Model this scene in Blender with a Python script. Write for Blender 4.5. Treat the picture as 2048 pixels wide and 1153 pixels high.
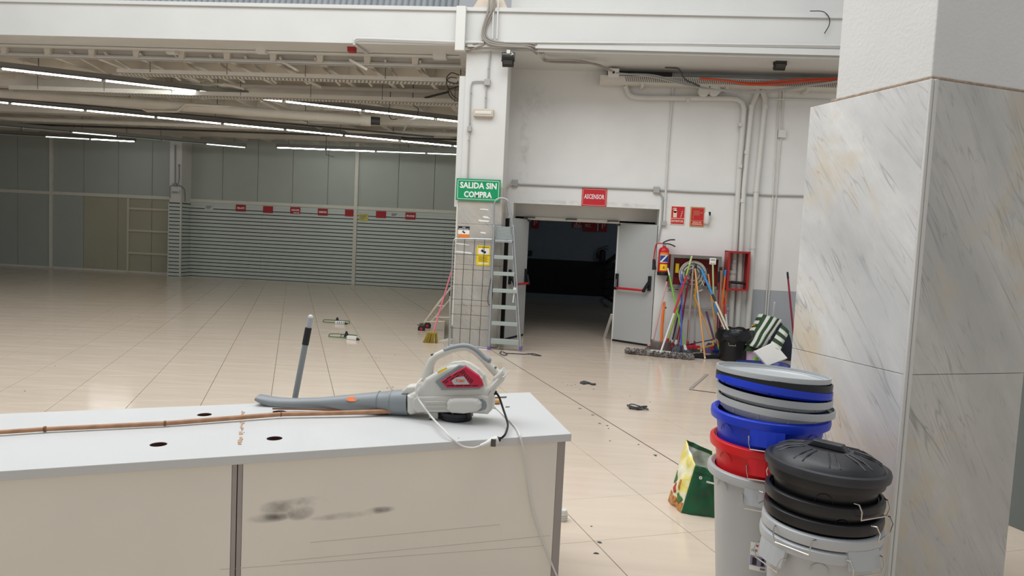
import bpy, bmesh, math, random
from mathutils import Vector, Matrix, noise as mnoise
random.seed(7)
for o in list(bpy.data.objects): bpy.data.objects.remove(o)
SC = bpy.context.scene
COL = SC.collection

# ------------------------------------------------------------------ camera
CAM_H, FL = 1.64, 1387.6                       # metres, focal length in px of a 2048 px wide frame
PITCH, ROLL, YAW = .069, .0484, .3932 - .3067  # yaw: left of the building's depth axis
def _basis():
    cy, sy = math.cos(YAW), math.sin(YAW)
    f = Vector((-sy*math.cos(PITCH), cy*math.cos(PITCH), -math.sin(PITCH)))
    r0 = Vector((cy, sy, 0)); u0 = r0.cross(f)
    return (math.cos(ROLL)*r0 + math.sin(ROLL)*u0, -math.sin(ROLL)*r0 + math.cos(ROLL)*u0, f)
CR, CU, CF = _basis()
CAM = Vector((0, 0, CAM_H))
cam = bpy.data.cameras.new('camera'); camo = bpy.data.objects.new('camera', cam); COL.objects.link(camo)
cam.sensor_width = 36; cam.sensor_fit = 'HORIZONTAL'; cam.lens = FL/2048*36
cam.clip_start = .05; cam.clip_end = 200
m = Matrix((CR, CU, -CF)).transposed().to_4x4(); m.translation = CAM
camo.matrix_world = m
SC.camera = camo
SC.view_settings.view_transform = 'Standard'; SC.view_settings.look = 'None'
SC.view_settings.exposure = 0.0; SC.view_settings.gamma = 1.0
SC.view_settings.use_curve_mapping = False

# ------------------------------------------------------------------ world and skylight
W = bpy.data.worlds.new('world'); SC.world = W; W.use_nodes = True
bg = W.node_tree.nodes['Background']
bg.inputs[0].default_value = (.93, .96, 1.0, 1); bg.inputs[1].default_value = .43
def area(name, loc, sx, sy, power, col, rot=(0, 0, 0)):
    l = bpy.data.lights.new(name, 'AREA'); l.shape = 'RECTANGLE'; l.size = sx; l.size_y = sy
    l.energy = power; l.color = col
    o = bpy.data.objects.new(name, l); o.location = loc; o.rotation_euler = rot; COL.objects.link(o); return o
# daylight falling through the glazed roof light of the front bay
area('roof_light', (-3.2, 4.7, 8.2), 13, 7.0, 960, (.965, .985, 1.0))
# weak fill lamp added at the side to lift the dark corridor
area('corridor_fill', (3.4, 16.5, 2.6), 1.2, 2.5, 10, (.75, .87, 1.0), (0, math.radians(60), 0))

# ------------------------------------------------------------------ helpers
def ray(x, y): return CR*((x-1024)/FL) - CU*((y-576.5)/FL) + CF
def pz(x, y, z=0.0): d = ray(x, y); return CAM + d*((z-CAM_H)/d.z)
def py(x, y, Y): d = ray(x, y); return CAM + d*(Y/d.y)
def pp(x, y, p, n): d = ray(x, y); return CAM + d*((Vector(p)-CAM).dot(n)/d.dot(n))
TA = .3932
TX = Vector((math.cos(TA), math.sin(TA), 0)); TY = Vector((-math.sin(TA), math.cos(TA), 0)); UZ = Vector((0, 0, 1)); UX = Vector((1, 0, 0)); UY = Vector((0, 1, 0))
def tp(a, b, z=0.0): return TX*a + TY*b + UZ*z

def lin(h):
    if isinstance(h, str):
        h = h.lstrip('#'); c = [int(h[i:i+2], 16)/255 for i in (0, 2, 4)]
    else: c = [v/255 for v in h]
    return tuple((v/12.92 if v <= .04045 else ((v+.055)/1.055)**2.4) for v in c) + (1,)

MATS = {}
def mat(name, col=None, rough=.55, metal=0., var=0., scale=6., bump=0., bscale=40., spec=.5, col2=None, alpha=1., trans=0., emit=None, estr=0., stretch=None, coat=0.):
    if name in MATS: return MATS[name]
    m = bpy.data.materials.new(name); m.use_nodes = True; nt = m.node_tree; N = nt.nodes; L = nt.links
    b = N['Principled BSDF']; c = lin(col)
    b.inputs['Base Color'].default_value = c; b.inputs['Roughness'].default_value = rough
    b.inputs['Metallic'].default_value = metal; b.inputs['Specular IOR Level'].default_value = spec
    b.inputs['Coat Weight'].default_value = coat
    if trans: b.inputs['Transmission Weight'].default_value = trans
    if alpha < 1: b.inputs['Alpha'].default_value = alpha
    if emit: b.inputs['Emission Color'].default_value = lin(emit); b.inputs['Emission Strength'].default_value = estr
    tc = N.new('ShaderNodeTexCoord')
    src = tc.outputs['Object']
    if stretch:
        mp = N.new('ShaderNodeMapping'); mp.inputs['Scale'].default_value = stretch; L.new(src, mp.inputs[0]); src = mp.outputs[0]
    if var or col2:
        n = N.new('ShaderNodeTexNoise'); n.inputs['Scale'].default_value = scale; n.inputs['Detail'].default_value = 5; L.new(src, n.inputs['Vector'])
        r = N.new('ShaderNodeValToRGB'); r.color_ramp.elements[0].position = .35; r.color_ramp.elements[1].position = .68
        c2 = lin(col2) if col2 else tuple(v*(1-var) for v in c[:3]) + (1,)
        r.color_ramp.elements[0].color = c2; r.color_ramp.elements[1].color = c
        L.new(n.outputs['Fac'], r.inputs[0]); L.new(r.outputs[0], b.inputs['Base Color'])
    if bump:
        n2 = N.new('ShaderNodeTexNoise'); n2.inputs['Scale'].default_value = bscale; n2.inputs['Detail'].default_value = 4; L.new(src, n2.inputs['Vector'])
        bp = N.new('ShaderNodeBump'); bp.inputs['Strength'].default_value = bump; bp.inputs['Distance'].default_value = .01
        L.new(n2.outputs['Fac'], bp.inputs['Height']); L.new(bp.outputs[0], b.inputs['Normal'])
    MATS[name] = m; return m

def marble_mat(name, base, vein, warm, ang, warmth=.5, rough=.22, sc=1.0, vs=1.0):
    """soft grey clouds, thin veins running along one slanting direction, warm stains"""
    m = bpy.data.materials.new(name); m.use_nodes = True; nt = m.node_tree; N = nt.nodes; L = nt.links; b = N['Principled BSDF']
    g = N.new('ShaderNodeNewGeometry')
    D = Vector(ang).normalized(); A = D.orthogonal().normalized(); C_ = D.cross(A)
    def dots(k):
        c = N.new('ShaderNodeCombineXYZ')
        for i, (v, q) in enumerate(((A, k[0]), (C_, k[1]), (D, k[2]))):
            d = N.new('ShaderNodeVectorMath'); d.operation = 'DOT_PRODUCT'; d.inputs[1].default_value = v*(q*sc); L.new(g.outputs['Position'], d.inputs[0]); L.new(d.outputs['Value'], c.inputs[i])
        return c.outputs[0]
    soft, mpo, line = dots((1, 1, .55)), dots((1.4, 1.4, .45)), dots((1.6, 1.6, .16))
    def noise(scale, detail, dist, src, rg=.6):
        n = N.new('ShaderNodeTexNoise'); n.inputs['Scale'].default_value = scale; n.inputs['Detail'].default_value = detail
        n.inputs['Distortion'].default_value = dist; n.inputs['Roughness'].default_value = rg; L.new(src, n.inputs['Vector']); return n.outputs['Fac']
    def ramp(src, stops):
        r = N.new('ShaderNodeValToRGB'); e = r.color_ramp.elements
        while len(e) < len(stops): e.new(.5)
        for i, (p, c) in enumerate(stops): e[i].position = p; e[i].color = (c, c, c, 1)
        L.new(src, r.inputs[0]); return r.outputs[0]
    def mul(a, c):
        x = N.new('ShaderNodeMath'); x.operation = 'MULTIPLY'; L.new(a, x.inputs[0]); L.new(c, x.inputs[1]); return x.outputs[0]
    def mix(f, a, c):
        x = N.new('ShaderNodeMix'); x.data_type = 'RGBA'; L.new(f, x.inputs[0])
        for s, i in ((a, 6), (c, 7)):
            if isinstance(s, tuple): x.inputs[i].default_value = s
            else: L.new(s, x.inputs[i])
        return x.outputs[2]
    B_, V_, Wm = lin(base), lin(vein), lin(warm)
    half = tuple(.40*v+.60*w for v, w in zip(V_, B_))
    c1 = mix(ramp(noise(2.2, 9, .3, mpo), [(.34, 0), (.68, 1)]), half, B_)
    c1 = mix(ramp(noise(9, 8, .2, soft, .7), [(.40, .30), (.62, 0)]), c1, half)
    c2 = mix(ramp(noise(1.6, 5, .6, g.outputs['Position'], .65), [(.50, 0), (.68, warmth)]), c1, Wm)
    brk = ramp(noise(3.0, 2, 0, g.outputs['Position']), [(.42, .05), (.62, 1)])
    for scale, wd, st, dt in ((2.2, .006, .75, 3), (4.4, .008, .6, 3), (8.0, .012, .45, 3)):
        v = noise(scale, dt, .0, line, .5)
        c2 = mix(mul(ramp(v, [(.5-wd, 0), (.5, st*vs*.8), (.5+wd, 0)]), brk), c2, V_)
    c2 = mix(ramp(noise(9, 5, .1, line, .65), [(.25, .28*vs), (.40, 0)]), c2, V_)
    L.new(c2, b.inputs['Base Color']); b.inputs['Roughness'].default_value = rough
    MATS[name] = m; return m

class MB:
    """collects geometry in world coordinates; build() links it as one mesh object"""
    def __init__(s): s.v = []; s.f = []; s.sm = []
    def add(s, vs, fs, smooth=False):
        k = len(s.v); s.v += [tuple(v) for v in vs]; s.f += [tuple(i+k for i in f) for f in fs]; s.sm += [smooth]*len(fs); return s
    def box(s, c, size, ax=None):
        ax = ax or (UX, UY, UZ); c = Vector(c); h = [v/2 for v in size]
        vs = [c + ax[0]*(h[0]*i) + ax[1]*(h[1]*j) + ax[2]*(h[2]*k) for i in (-1, 1) for j in (-1, 1) for k in (-1, 1)]
        return s.add(vs, [(0, 1, 3, 2), (4, 6, 7, 5), (0, 4, 5, 1), (2, 3, 7, 6), (0, 2, 6, 4), (1, 5, 7, 3)])
    def bb(s, x0, x1, y0, y1, z0, z1): return s.box(((x0+x1)/2, (y0+y1)/2, (z0+z1)/2), (abs(x1-x0), abs(y1-y0), abs(z1-z0)))
    def hexa(s, bot, top):   # two matching polygons
        n = len(bot); vs = list(bot)+list(top)
        return s.add(vs, [tuple(range(n))[::-1], tuple(range(n, 2*n))] + [(i, (i+1) % n, n+(i+1) % n, n+i) for i in range(n)])
    def bar(s, a, b, w, h, up=UZ):
        a, b = Vector(a), Vector(b); d = (b-a); l = d.length; d.normalize()
        if abs(d.dot(up)) > .97: up = UY
        x = d.cross(up).normalized(); u = x.cross(d)
        return s.box((a+b)/2, (w, l, h), (x, d, u))
    def tube(s, path, r, seg=10, caps=True, flat=None):
        P = [Vector(p) for p in path]; n = len(P)
        rs = list(r) if isinstance(r, (list, tuple)) else [r]*n
        T = [((P[min(i+1, n-1)]-P[max(i-1, 0)])).normalized() for i in range(n)]
        up = UZ if abs(T[0].z) < .9 else UX
        x = (up - T[0]*up.dot(T[0])).normalized(); vs = []
        for i in range(n):
            x = (x - T[i]*x.dot(T[i])).normalized(); y = T[i].cross(x)
            fl = flat[i] if flat else (1, 1)
            for k in range(seg):
                a = 2*math.pi*k/seg; vs.append(P[i] + x*(math.cos(a)*rs[i]*fl[0]) + y*(math.sin(a)*rs[i]*fl[1]))
        fs = [(i*seg+k, i*seg+(k+1) % seg, (i+1)*seg+(k+1) % seg, (i+1)*seg+k) for i in range(n-1) for k in range(seg)]
        s.add(vs, fs, True)
        if caps:
            k0 = len(s.v)-n*seg
            s.f += [tuple(k0+i for i in range(seg))[::-1], tuple(k0+(n-1)*seg+i for i in range(seg))]; s.sm += [False, False]
        return s
    def cyl(s, a, b, r, r2=None, seg=16): return s.tube([a, b], [r, r if r2 is None else r2], seg)
    def lathe(s, prof, c, seg=32, ax=None, smooth=True, closed=False):
        ax = ax or (UX, UY, UZ); c = Vector(c); n = len(prof); vs = []
        for (r, h) in prof:
            for k in range(seg):
                a = 2*math.pi*k/seg; vs.append(c + ax[0]*(r*math.cos(a)) + ax[1]*(r*math.sin(a)) + ax[2]*h)
        rows = n if closed else n-1
        fs = [(i*seg+k, i*seg+(k+1) % seg, ((i+1) % n)*seg+(k+1) % seg, ((i+1) % n)*seg+k) for i in range(rows) for k in range(seg)]
        return s.add(vs, fs, smooth)
    def ball(s, c, r, seg=14, rings=8, sc=(1, 1, 1), ax=None):
        pr = [(max(r*math.sin(math.pi*i/rings), 1e-4), -r*math.cos(math.pi*i/rings)) for i in range(rings+1)]
        ax = ax or (UX, UY, UZ)
        return s.lathe(pr, c, seg, (ax[0]*sc[0], ax[1]*sc[1], ax[2]*sc[2]))
    def grid(s, fn, nu, nv, smooth=True, flip=False):
        vs = [fn(i/nu, j/nv) for j in range(nv+1) for i in range(nu+1)]; w = nu+1
        fs = [(j*w+i, j*w+i+1, (j+1)*w+i+1, (j+1)*w+i) for j in range(nv) for i in range(nu)]
        if flip: fs = [f[::-1] for f in fs]
        return s.add(vs, fs, smooth)
    def shape(s, polys, O, ax, depth, bev=0.0, res=1):
        """flat outline(s) with holes given as 2D points, extruded by depth along ax[2] (starting at O)"""
        cu = bpy.data.curves.new('tmp', 'CURVE'); cu.dimensions = '2D'; cu.fill_mode = 'BOTH'
        cu.extrude = max(depth/2-bev, 0); cu.bevel_depth = bev; cu.bevel_resolution = res
        for poly in polys:
            sp = cu.splines.new('POLY'); sp.points.add(len(poly)-1); sp.use_cyclic_u = True
            for q, p in zip(sp.points, poly): q.co = (p[0], p[1], 0, 1)
        if bev: cu.offset = -bev
        s._curve(cu, O, ax, depth); return s
    def _curve(s, cu, O, ax, depth, sx=1, sy=1, off=(0, 0)):
        ob = bpy.data.objects.new('tmp', cu); me = ob.to_mesh(); O = Vector(O)
        vs = [O + ax[0]*((v.co.x-off[0])*sx) + ax[1]*((v.co.y-off[1])*sy) + ax[2]*(v.co.z+depth/2) for v in me.vertices]
        s.add(vs, [tuple(p.vertices) for p in me.polygons])
        ob.to_mesh_clear(); bpy.data.objects.remove(ob); bpy.data.curves.remove(cu)
    def text(s, body, O, ax, width, height, depth=.001, bold=.02):
        """lettering fitted into width x height, centred on O, standing proud along ax[2]"""
        cu = bpy.data.curves.new('tmp', 'FONT'); cu.body = body; cu.size = 1; cu.resolution_u = 2; cu.offset = bold
        cu.extrude = .0005
        ob = bpy.data.objects.new('tmp', cu); me = ob.to_mesh()
        xs = [v.co.x for v in me.vertices]; ys = [v.co.y for v in me.vertices]
        if not xs: return s
        sx = width/(max(xs)-min(xs)); sy = height/(max(ys)-min(ys)); mx = (max(xs)+min(xs))/2; my = (max(ys)+min(ys))/2; O = Vector(O)
        vs = [O + ax[0]*((v.co.x-mx)*sx) + ax[1]*((v.co.y-my)*sy) + ax[2]*(depth if v.co.z > 0 else 0) for v in me.vertices]
        s.add(vs, [tuple(p.vertices) for p in me.polygons])
        ob.to_mesh_clear(); bpy.data.objects.remove(ob); bpy.data.curves.remove(cu); return s
    def mesh(s, name, org=(0, 0, 0)):
        me = bpy.data.meshes.new(name); o = Vector(org)
        me.from_pydata([Vector(v)-o for v in s.v], [], s.f); me.polygons.foreach_set('use_smooth', s.sm); me.update()
        bm = bmesh.new(); bm.from_mesh(me); bmesh.ops.recalc_face_normals(bm, faces=bm.faces); bm.to_mesh(me); bm.free()
        if any(s.sm): me.set_sharp_from_angle(angle=math.radians(40))
        return me
    def build(s, name, m, parent=None, org=None, bevel=0., label=None, solid=0., sub=0):
        if parent is not None: wo = WORLD[parent.name]
        else: wo = Vector(org) if org is not None else Vector((0, 0, 0))
        me = s.mesh(name, wo); ob = bpy.data.objects.new(name, me); COL.objects.link(ob)
        me.materials.append(m if not isinstance(m, str) else MATS[m])
        if parent is not None: ob.parent = parent
        else: ob.location = wo
        WORLD[ob.name] = wo
        if solid: md = ob.modifiers.new('solid', 'SOLIDIFY'); md.thickness = solid; md.offset = 0
        if bevel: md = ob.modifiers.new('bevel', 'BEVEL'); md.width = bevel; md.segments = 2; md.limit_method = 'ANGLE'; md.angle_limit = .6
        if sub: md = ob.modifiers.new('sub', 'SUBSURF'); md.levels = sub; md.render_levels = sub
        if label: ob['label'] = label
        return ob
WORLD = {}
def thing(name, label, cat, loc=(0, 0, 0), group=None):
    o = bpy.data.objects.new(name, None); COL.objects.link(o); o.location = loc; o.empty_display_size = .1
    o['label'] = label; o['category'] = cat
    if group: o['group'] = group
    WORLD[o.name] = Vector(loc); return o
def tag(o, label, cat, group=None):
    o['label'] = label; o['category'] = cat
    if group: o['group'] = group
    return o
def struct(o, label=None):
    o['kind'] = 'structure'
    if label: o['label'] = label
    return o
def sempty(name, loc=(0, 0, 0), label=None):
    o = bpy.data.objects.new(name, None); COL.objects.link(o); o.location = loc; o['kind'] = 'structure'
    if label: o['label'] = label
    WORLD[o.name] = Vector(loc); return o
def inst(me, name, loc, parent, rotz=0.):
    o = bpy.data.objects.new(name, me); COL.objects.link(o); o.parent = parent
    o.location = Vector(loc) - (WORLD[parent.name] if parent is not None else Vector((0, 0, 0))); o.rotation_euler = (0, 0, rotz); WORLD[o.name] = Vector(loc); return o
def arc(pts, n=6):
    """smooth path through points (Catmull-Rom)"""
    P = [Vector(p) for p in pts]; P = [P[0]*2-P[1]] + P + [P[-1]*2-P[-2]]; out = []
    for i in range(1, len(P)-2):
        a, b, c, d = P[i-1:i+3]
        for k in range(n):
            t = k/n; out.append(.5*((2*b)+(c-a)*t+(2*a-5*b+4*c-d)*t*t+(3*b-a-3*c+d)*t**3))
    return out + [P[-2]]
FW = (UX, UZ, -UY)     # axes of something flat that faces the camera side: right, up, towards the viewer

# ------------------------------------------------------------------ materials
mat('plaster', '#d9d8d3', .7, var=.05, scale=1.6, bump=.12, bscale=60)
mat('plaster_rough', '#e4e3df', .75, var=.05, scale=2.5, bump=.22, bscale=55)
mat('beam_paint', '#d6d6d2', .55, var=.05, scale=1.2, bump=.04)
mat('ceiling_paint', '#ddd7cc', .8, var=.12, scale=1.3, bump=.1)
mat('grey_dado', '#a9adb0', .6, var=.06, scale=2)
mat('panel_grey', '#b0b6ae', .45, var=.06, scale=.8)
mat('panel_cream', '#b4b09a', .5, var=.08, scale=.9)
mat('alu_trim', '#dedbd0', .5, var=.05)
mat('slat', '#cfd6d0', .35, var=.05, scale=1.1)
mat('slat_groove', '#1e201f', .7)
mat('grout', '#5d5348', .9)
mat('sub_dark', '#2c2722', .9)
mat('white_pipe', '#d5d4ce', .45, var=.06, scale=4)
mat('white_plastic', '#dcdbd5', .4)
mat('old_plastic', '#cfc0ad', .45, var=.08, scale=12)
mat('grey_plastic', '#8b8f92', .42, var=.05, scale=8)
mat('conduit_grey', '#a9a9a5', .5)
mat('cable_taupe', '#958e85', .5)
mat('shaded_red', '#3a1214', .5)  # extinguisher red with the corridor's shade put into the colour
mat('black_plastic', '#15151a', .4)
mat('black_rubber', '#191919', .6)
mat('black_metal', '#1b1c1d', .45)
mat('dark_glass', '#3a3b3a', .15)
mat('chrome', '#c8c8c8', .22, metal=1)
mat('alu', '#b9bdbf', .35, metal=.75, var=.08, scale=20)
mat('alu_tread', '#a9b3ae', .5, metal=.3)
mat('steel_dark', '#5a5a58', .45, metal=.7)
mat('door_grey', '#b5b7b5', .42, var=.04, scale=1.5)
mat('door_edge', '#0c0c0c', .6)
mat('red_paint', '#a8221f', .4, var=.1, scale=8)
mat('red_bright', '#c41a22', .35)
mat('red_sign', '#c3202c', .45)
mat('red_sign_far', '#a81f26', .5)
mat('white_print', '#eeeeea', .5)
mat('cream_print', '#ecd0b8', .5)
mat('green_sign', '#00935c', .42)
mat('yellow_print', '#f2d21a', .5)
mat('orange_print', '#ee8528', .5)
mat('black_print', '#181818', .5)
mat('blue_print', '#27408f', .5)
mat('gold_frame', '#b98f56', .5)
mat('orange_cable', '#d2502e', .5)
mat('lamp_dark', '#3a3a38', .5)
mat('lamp_grey', '#77756e', .5)
mat('duct', '#d8d2c6', .5, var=.08, scale=3)
mat('steel_tray', '#dad6cc', .5, var=.06, scale=6)
mat('corridor_wall', '#98a3ac', .7, var=.05)
mat('corridor_dado', '#15181c', .6)
mat('brown_hole', '#5a3129', .8, var=.3, scale=40)
mat('bamboo', '#b98a66', .5, col2='#a07453', scale=7, stretch=(3, 3, 3))
mat('bamboo_node', '#7d5637', .6, var=.2)
mat('wood_pale', '#d9a36a', .55, var=.12, scale=14)
mat('counter_white', '#cfcfcd', .38, var=.03, scale=1.5)
mat('counter_edge', '#a69f99', .5, var=.08)
mat('blower_cream', '#d2cfc6', .42, var=.04, scale=9)
mat('blower_grey', '#8b9092', .4, var=.04, scale=6)
mat('blower_red', '#c2143c', .35)
mat('blower_slot', '#3d0713', .6)
mat('cord_white', '#dedcd6', .4)
mat('silver_plastic', '#bcbfc0', .36, metal=.12, var=.06, scale=3)
mat('red_tub', '#e0121c', .35)
mat('blue_tub', '#1138c8', .35)
mat('black_tub', '#17171a', .38, var=.2, scale=8)
mat('black_lid', '#1d1d20', .4, col2='#333337', scale=5)
mat('wire', '#c9c5bd', .25, metal=1)
mat('mop_grey', '#a89f99', .95, var=.4, scale=90, bump=1, bscale=160)
mat('mop_dark', '#2d3036', .95, col2='#777a80', scale=70, bump=1, bscale=130)
mat('mop_black', '#131316', .95, bump=1, bscale=120)
mat('mop_red', '#9c2630', .95, var=.4, scale=60, bump=1, bscale=120)
mat('mop_purple', '#6f6290', .95, var=.4, scale=60, bump=1, bscale=120)
mat('bag_black', '#0e0e10', .25, bump=.6, bscale=35)
mat('fabric_green', '#2f4a2c', .85)
mat('fabric_white', '#d9d9d0', .85)
mat('foam', '#f2efe6', .8, var=.04)
mat('basin_blue', '#1f2f7a', .4)
mat('bucket_pink', '#d3b6d2', .4)
mat('cloth_navy', '#262c38', .9)
mat('straw', '#b39b3e', .9, var=.35, scale=70, bump=1, bscale=100)
mat('rope_green', '#4c6b45', .7)
mat('rag_dark', '#4c4d4e', .9, var=.3, scale=40)
mat('copper_hose', '#c7c4ba', .4)
mat('cab_red', '#9c3029', .55, var=.15, scale=5)
mat('cab_steel', '#a7a7a0', .22, metal=.85, var=.1, scale=6)
mat('pan_clear', '#6b5f58', .25, alpha=.72)
def dirt_white(name, col, dirt, O, ax, blobs, rough=.5):
    """paint with smudges at given places (u, v, half width, half height, strength) measured on the panel"""
    m = bpy.data.materials.new(name); m.use_nodes = True; nt = m.node_tree; N = nt.nodes; L = nt.links; b = N['Principled BSDF']
    g = N.new('ShaderNodeNewGeometry')
    sub = N.new('ShaderNodeVectorMath'); sub.operation = 'SUBTRACT'; sub.inputs[1].default_value = O; L.new(g.outputs['Position'], sub.inputs[0])
    def dot(v):
        d = N.new('ShaderNodeVectorMath'); d.operation = 'DOT_PRODUCT'; d.inputs[1].default_value = v; L.new(sub.outputs[0], d.inputs[0]); return d.outputs['Value']
    def mth(op, a, c=None):
        n = N.new('ShaderNodeMath'); n.operation = op
        for i, s in enumerate((a, c)):
            if s is None: continue
            if isinstance(s, (int, float)): n.inputs[i].default_value = s
            else: L.new(s, n.inputs[i])
        return n.outputs[0]
    u, v = dot(ax[0]), dot(ax[1])
    n1 = N.new('ShaderNodeTexNoise'); n1.inputs['Scale'].default_value = 9; n1.inputs['Detail'].default_value = 6; L.new(g.outputs['Position'], n1.inputs['Vector'])
    tot = None
    for (bu, bv, hu, hv, st) in blobs:
        du = mth('DIVIDE', mth('SUBTRACT', u, bu), hu); dv = mth('DIVIDE', mth('SUBTRACT', v, bv), hv)
        r2 = mth('ADD', mth('MULTIPLY', du, du), mth('MULTIPLY', dv, dv))
        f = mth('MAXIMUM', mth('SUBTRACT', 1, r2), 0)
        f = mth('MULTIPLY', f, st); tot = f if tot is None else mth('MAXIMUM', tot, f)
    nn = mth('MULTIPLY', mth('MAXIMUM', mth('SUBTRACT', n1.outputs['Fac'], .40), 0), 3.6)
    fac = mth('MINIMUM', mth('MULTIPLY', tot, nn), 1)
    n2 = N.new('ShaderNodeTexNoise'); n2.inputs['Scale'].default_value = 1.7; n2.inputs['Detail'].default_value = 6; L.new(g.outputs['Position'], n2.inputs['Vector'])
    r = N.new('ShaderNodeValToRGB'); r.color_ramp.elements[0].position = .3; r.color_ramp.elements[1].position = .7
    c = lin(col); r.color_ramp.elements[0].color = tuple(x*.93 for x in c[:3])+(1,); r.color_ramp.elements[1].color = c
    L.new(n2.outputs['Fac'], r.inputs[0])
    x = N.new('ShaderNodeMix'); x.data_type = 'RGBA'; L.new(fac, x.inputs[0]); L.new(r.outputs[0], x.inputs[6]); x.inputs[7].default_value = lin(dirt)
    L.new(x.outputs[2], b.inputs['Base Color']); b.inputs['Roughness'].default_value = rough
    MATS[name] = m; return m
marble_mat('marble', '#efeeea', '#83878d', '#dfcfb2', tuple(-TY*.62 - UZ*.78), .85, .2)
marble_mat('marble_front', '#d3d1ca', '#7d7f80', '#cdbb98', tuple(TX*.55 - UZ*.83), .8, .22)  # darker than marble: shade of this face put into the colour, with some dirt
marble_mat('marble_pillar', '#bcb8b0', '#85827c', '#bdb3a1', (.7, 0, -.7), .5, .3, 1.5)
def tile_mat():
    m = bpy.data.materials.new('floor_tile'); m.use_nodes = True; nt = m.node_tree; N = nt.nodes; L = nt.links; b = N['Principled BSDF']
    g = N.new('ShaderNodeNewGeometry'); mp = N.new('ShaderNodeMapping'); mp.inputs['Rotation'].default_value = (0, 0, -TA); mp.inputs['Scale'].default_value = (.5, 5.5, 1); mp.vector_type = 'POINT'
    L.new(g.outputs['Position'], mp.inputs[0])
    n = N.new('ShaderNodeTexNoise'); n.inputs['Scale'].default_value = 1.6; n.inputs['Detail'].default_value = 6; L.new(mp.outputs[0], n.inputs['Vector'])
    r = N.new('ShaderNodeValToRGB'); r.color_ramp.elements[0].position = .3; r.color_ramp.elements[1].position = .72
    r.color_ramp.elements[0].color = lin('#d3c2af'); r.color_ramp.elements[1].color = lin('#dccbb8'); L.new(n.outputs['Fac'], r.inputs[0])
    n3 = N.new('ShaderNodeTexNoise'); n3.inputs['Scale'].default_value = 22; n3.inputs['Detail'].default_value = 7; n3.inputs['Roughness'].default_value = .7; L.new(g.outputs['Position'], n3.inputs['Vector'])
    r3 = N.new('ShaderNodeValToRGB'); r3.color_ramp.elements[0].position = .22; r3.color_ramp.elements[1].position = .36
    r3.color_ramp.elements[0].color = (.72, .70, .68, 1); r3.color_ramp.elements[1].color = (1, 1, 1, 1); L.new(n3.outputs['Fac'], r3.inputs[0])
    x = N.new('ShaderNodeMix'); x.data_type = 'RGBA'; x.blend_type = 'MULTIPLY'; x.inputs[0].default_value = 1; L.new(r.outputs[0], x.inputs[6]); L.new(r3.outputs[0], x.inputs[7])
    L.new(x.outputs[2], b.inputs['Base Color'])
    rr = N.new('ShaderNodeMapRange'); rr.inputs[3].default_value = .09; rr.inputs[4].default_value = .17; L.new(n.outputs['Fac'], rr.inputs[0]); L.new(rr.outputs[0], b.inputs['Roughness'])
    b.inputs['Specular IOR Level'].default_value = .5
    MATS['floor_tile'] = m
tile_mat()

# ================================================================== SETTING
YW, YP, YB, YF = 11.40, 10.35, 10.30, 21.30       # door wall, pillar face, beam face, far wall
TS, TX0, TY0 = .60, 1.7228*CAM_H, 3.1748*CAM_H    # tile grid
# ---- floor: screed + tiles
floor = struct(MB().bb(-24, 9, -3, 24, -.15, -.006).build('floor', 'grout'), 'polished beige porcelain tile floor')
def scr(P):
    d = Vector(P)-CAM; w = d.dot(CF)
    return (1024+FL*d.dot(CR)/w, 576.5-FL*d.dot(CU)/w) if w > .3 else None
tl = []
for i in range(-40, 26):
    for j in range(-20, 42):
        a, b = TX0+TS*(i+.5), TY0+TS*(j+.5); c = tp(a, b)
        if not (-23.5 < c.x < 8.5 and -2.5 < c.y < 21.7): continue
        if c.y > 11.9 and -1.0 < c.x: 
            if not (c.x < 4.0 and c.y < 20.8): continue
        q = [scr(tp(a+u*.29, b+v*.29)) for u in (-1, 0, 1) for v in (-1, 0, 1)]
        vis = [s for s in q if s and -5 < s[0] < 2053 and s[1] < 1158 and not (s[0] < 1120 and s[1] > 832-.04*s[0]) and not (1800 < s[0] < 2005 and s[1] > 700)]
        area_ = 0
        if vis: area_ = len(vis)/max(.5, (c-CAM).length)**3
        tl.append((area_, a, b))
tl.sort(reverse=True)
gx, gy, ch = .0022, .0012, .0012
def tile_geo(mb, a, b, z=0.0, dz=0.0):
    h = TS/2
    P = lambda u, v, z_: tp(a+u, b+v, z_+z)
    o = [(-h+gx, -h+gy), (h-gx, -h+gy), (h-gx, h-gy), (-h+gx, h-gy)]; n = [(u-math.copysign(ch, u), v-math.copysign(ch, v)) for u, v in o]
    mb.add([P(u, v, -.008) for u, v in o]+[P(u, v, -ch) for u, v in o]+[P(u, v, 0) for u, v in n],
           [(8, 9, 10, 11)]+[(i, (i+1) % 4, 4+(i+1) % 4, 4+i) for i in range(4)]+[(4+i, 4+(i+1) % 4, 8+(i+1) % 4, 8+i) for i in range(4)])
tm = MB(); tile_geo(tm, 0, 0); tme = tm.mesh('floor_tile'); tme.materials.append(MATS['floor_tile'])
for k, (ar, a, b) in enumerate(tl[:300]): inst(tme, 'floor_tile', tp(a, b), floor)
rest = MB()
for (ar, a, b) in tl[300:]: tile_geo(rest, a, b)
ro = rest.build('floor_tile_field', 'floor_tile', floor); ro['kind'] = 'stuff'
ex = MB().box(tp(TX0, 7.5, 0), (.009, 30, .0012), (TX, TY, UZ)).build('trim_1', 'sub_dark'); struct(ex, 'dark expansion joint strip across the floor')

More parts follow.
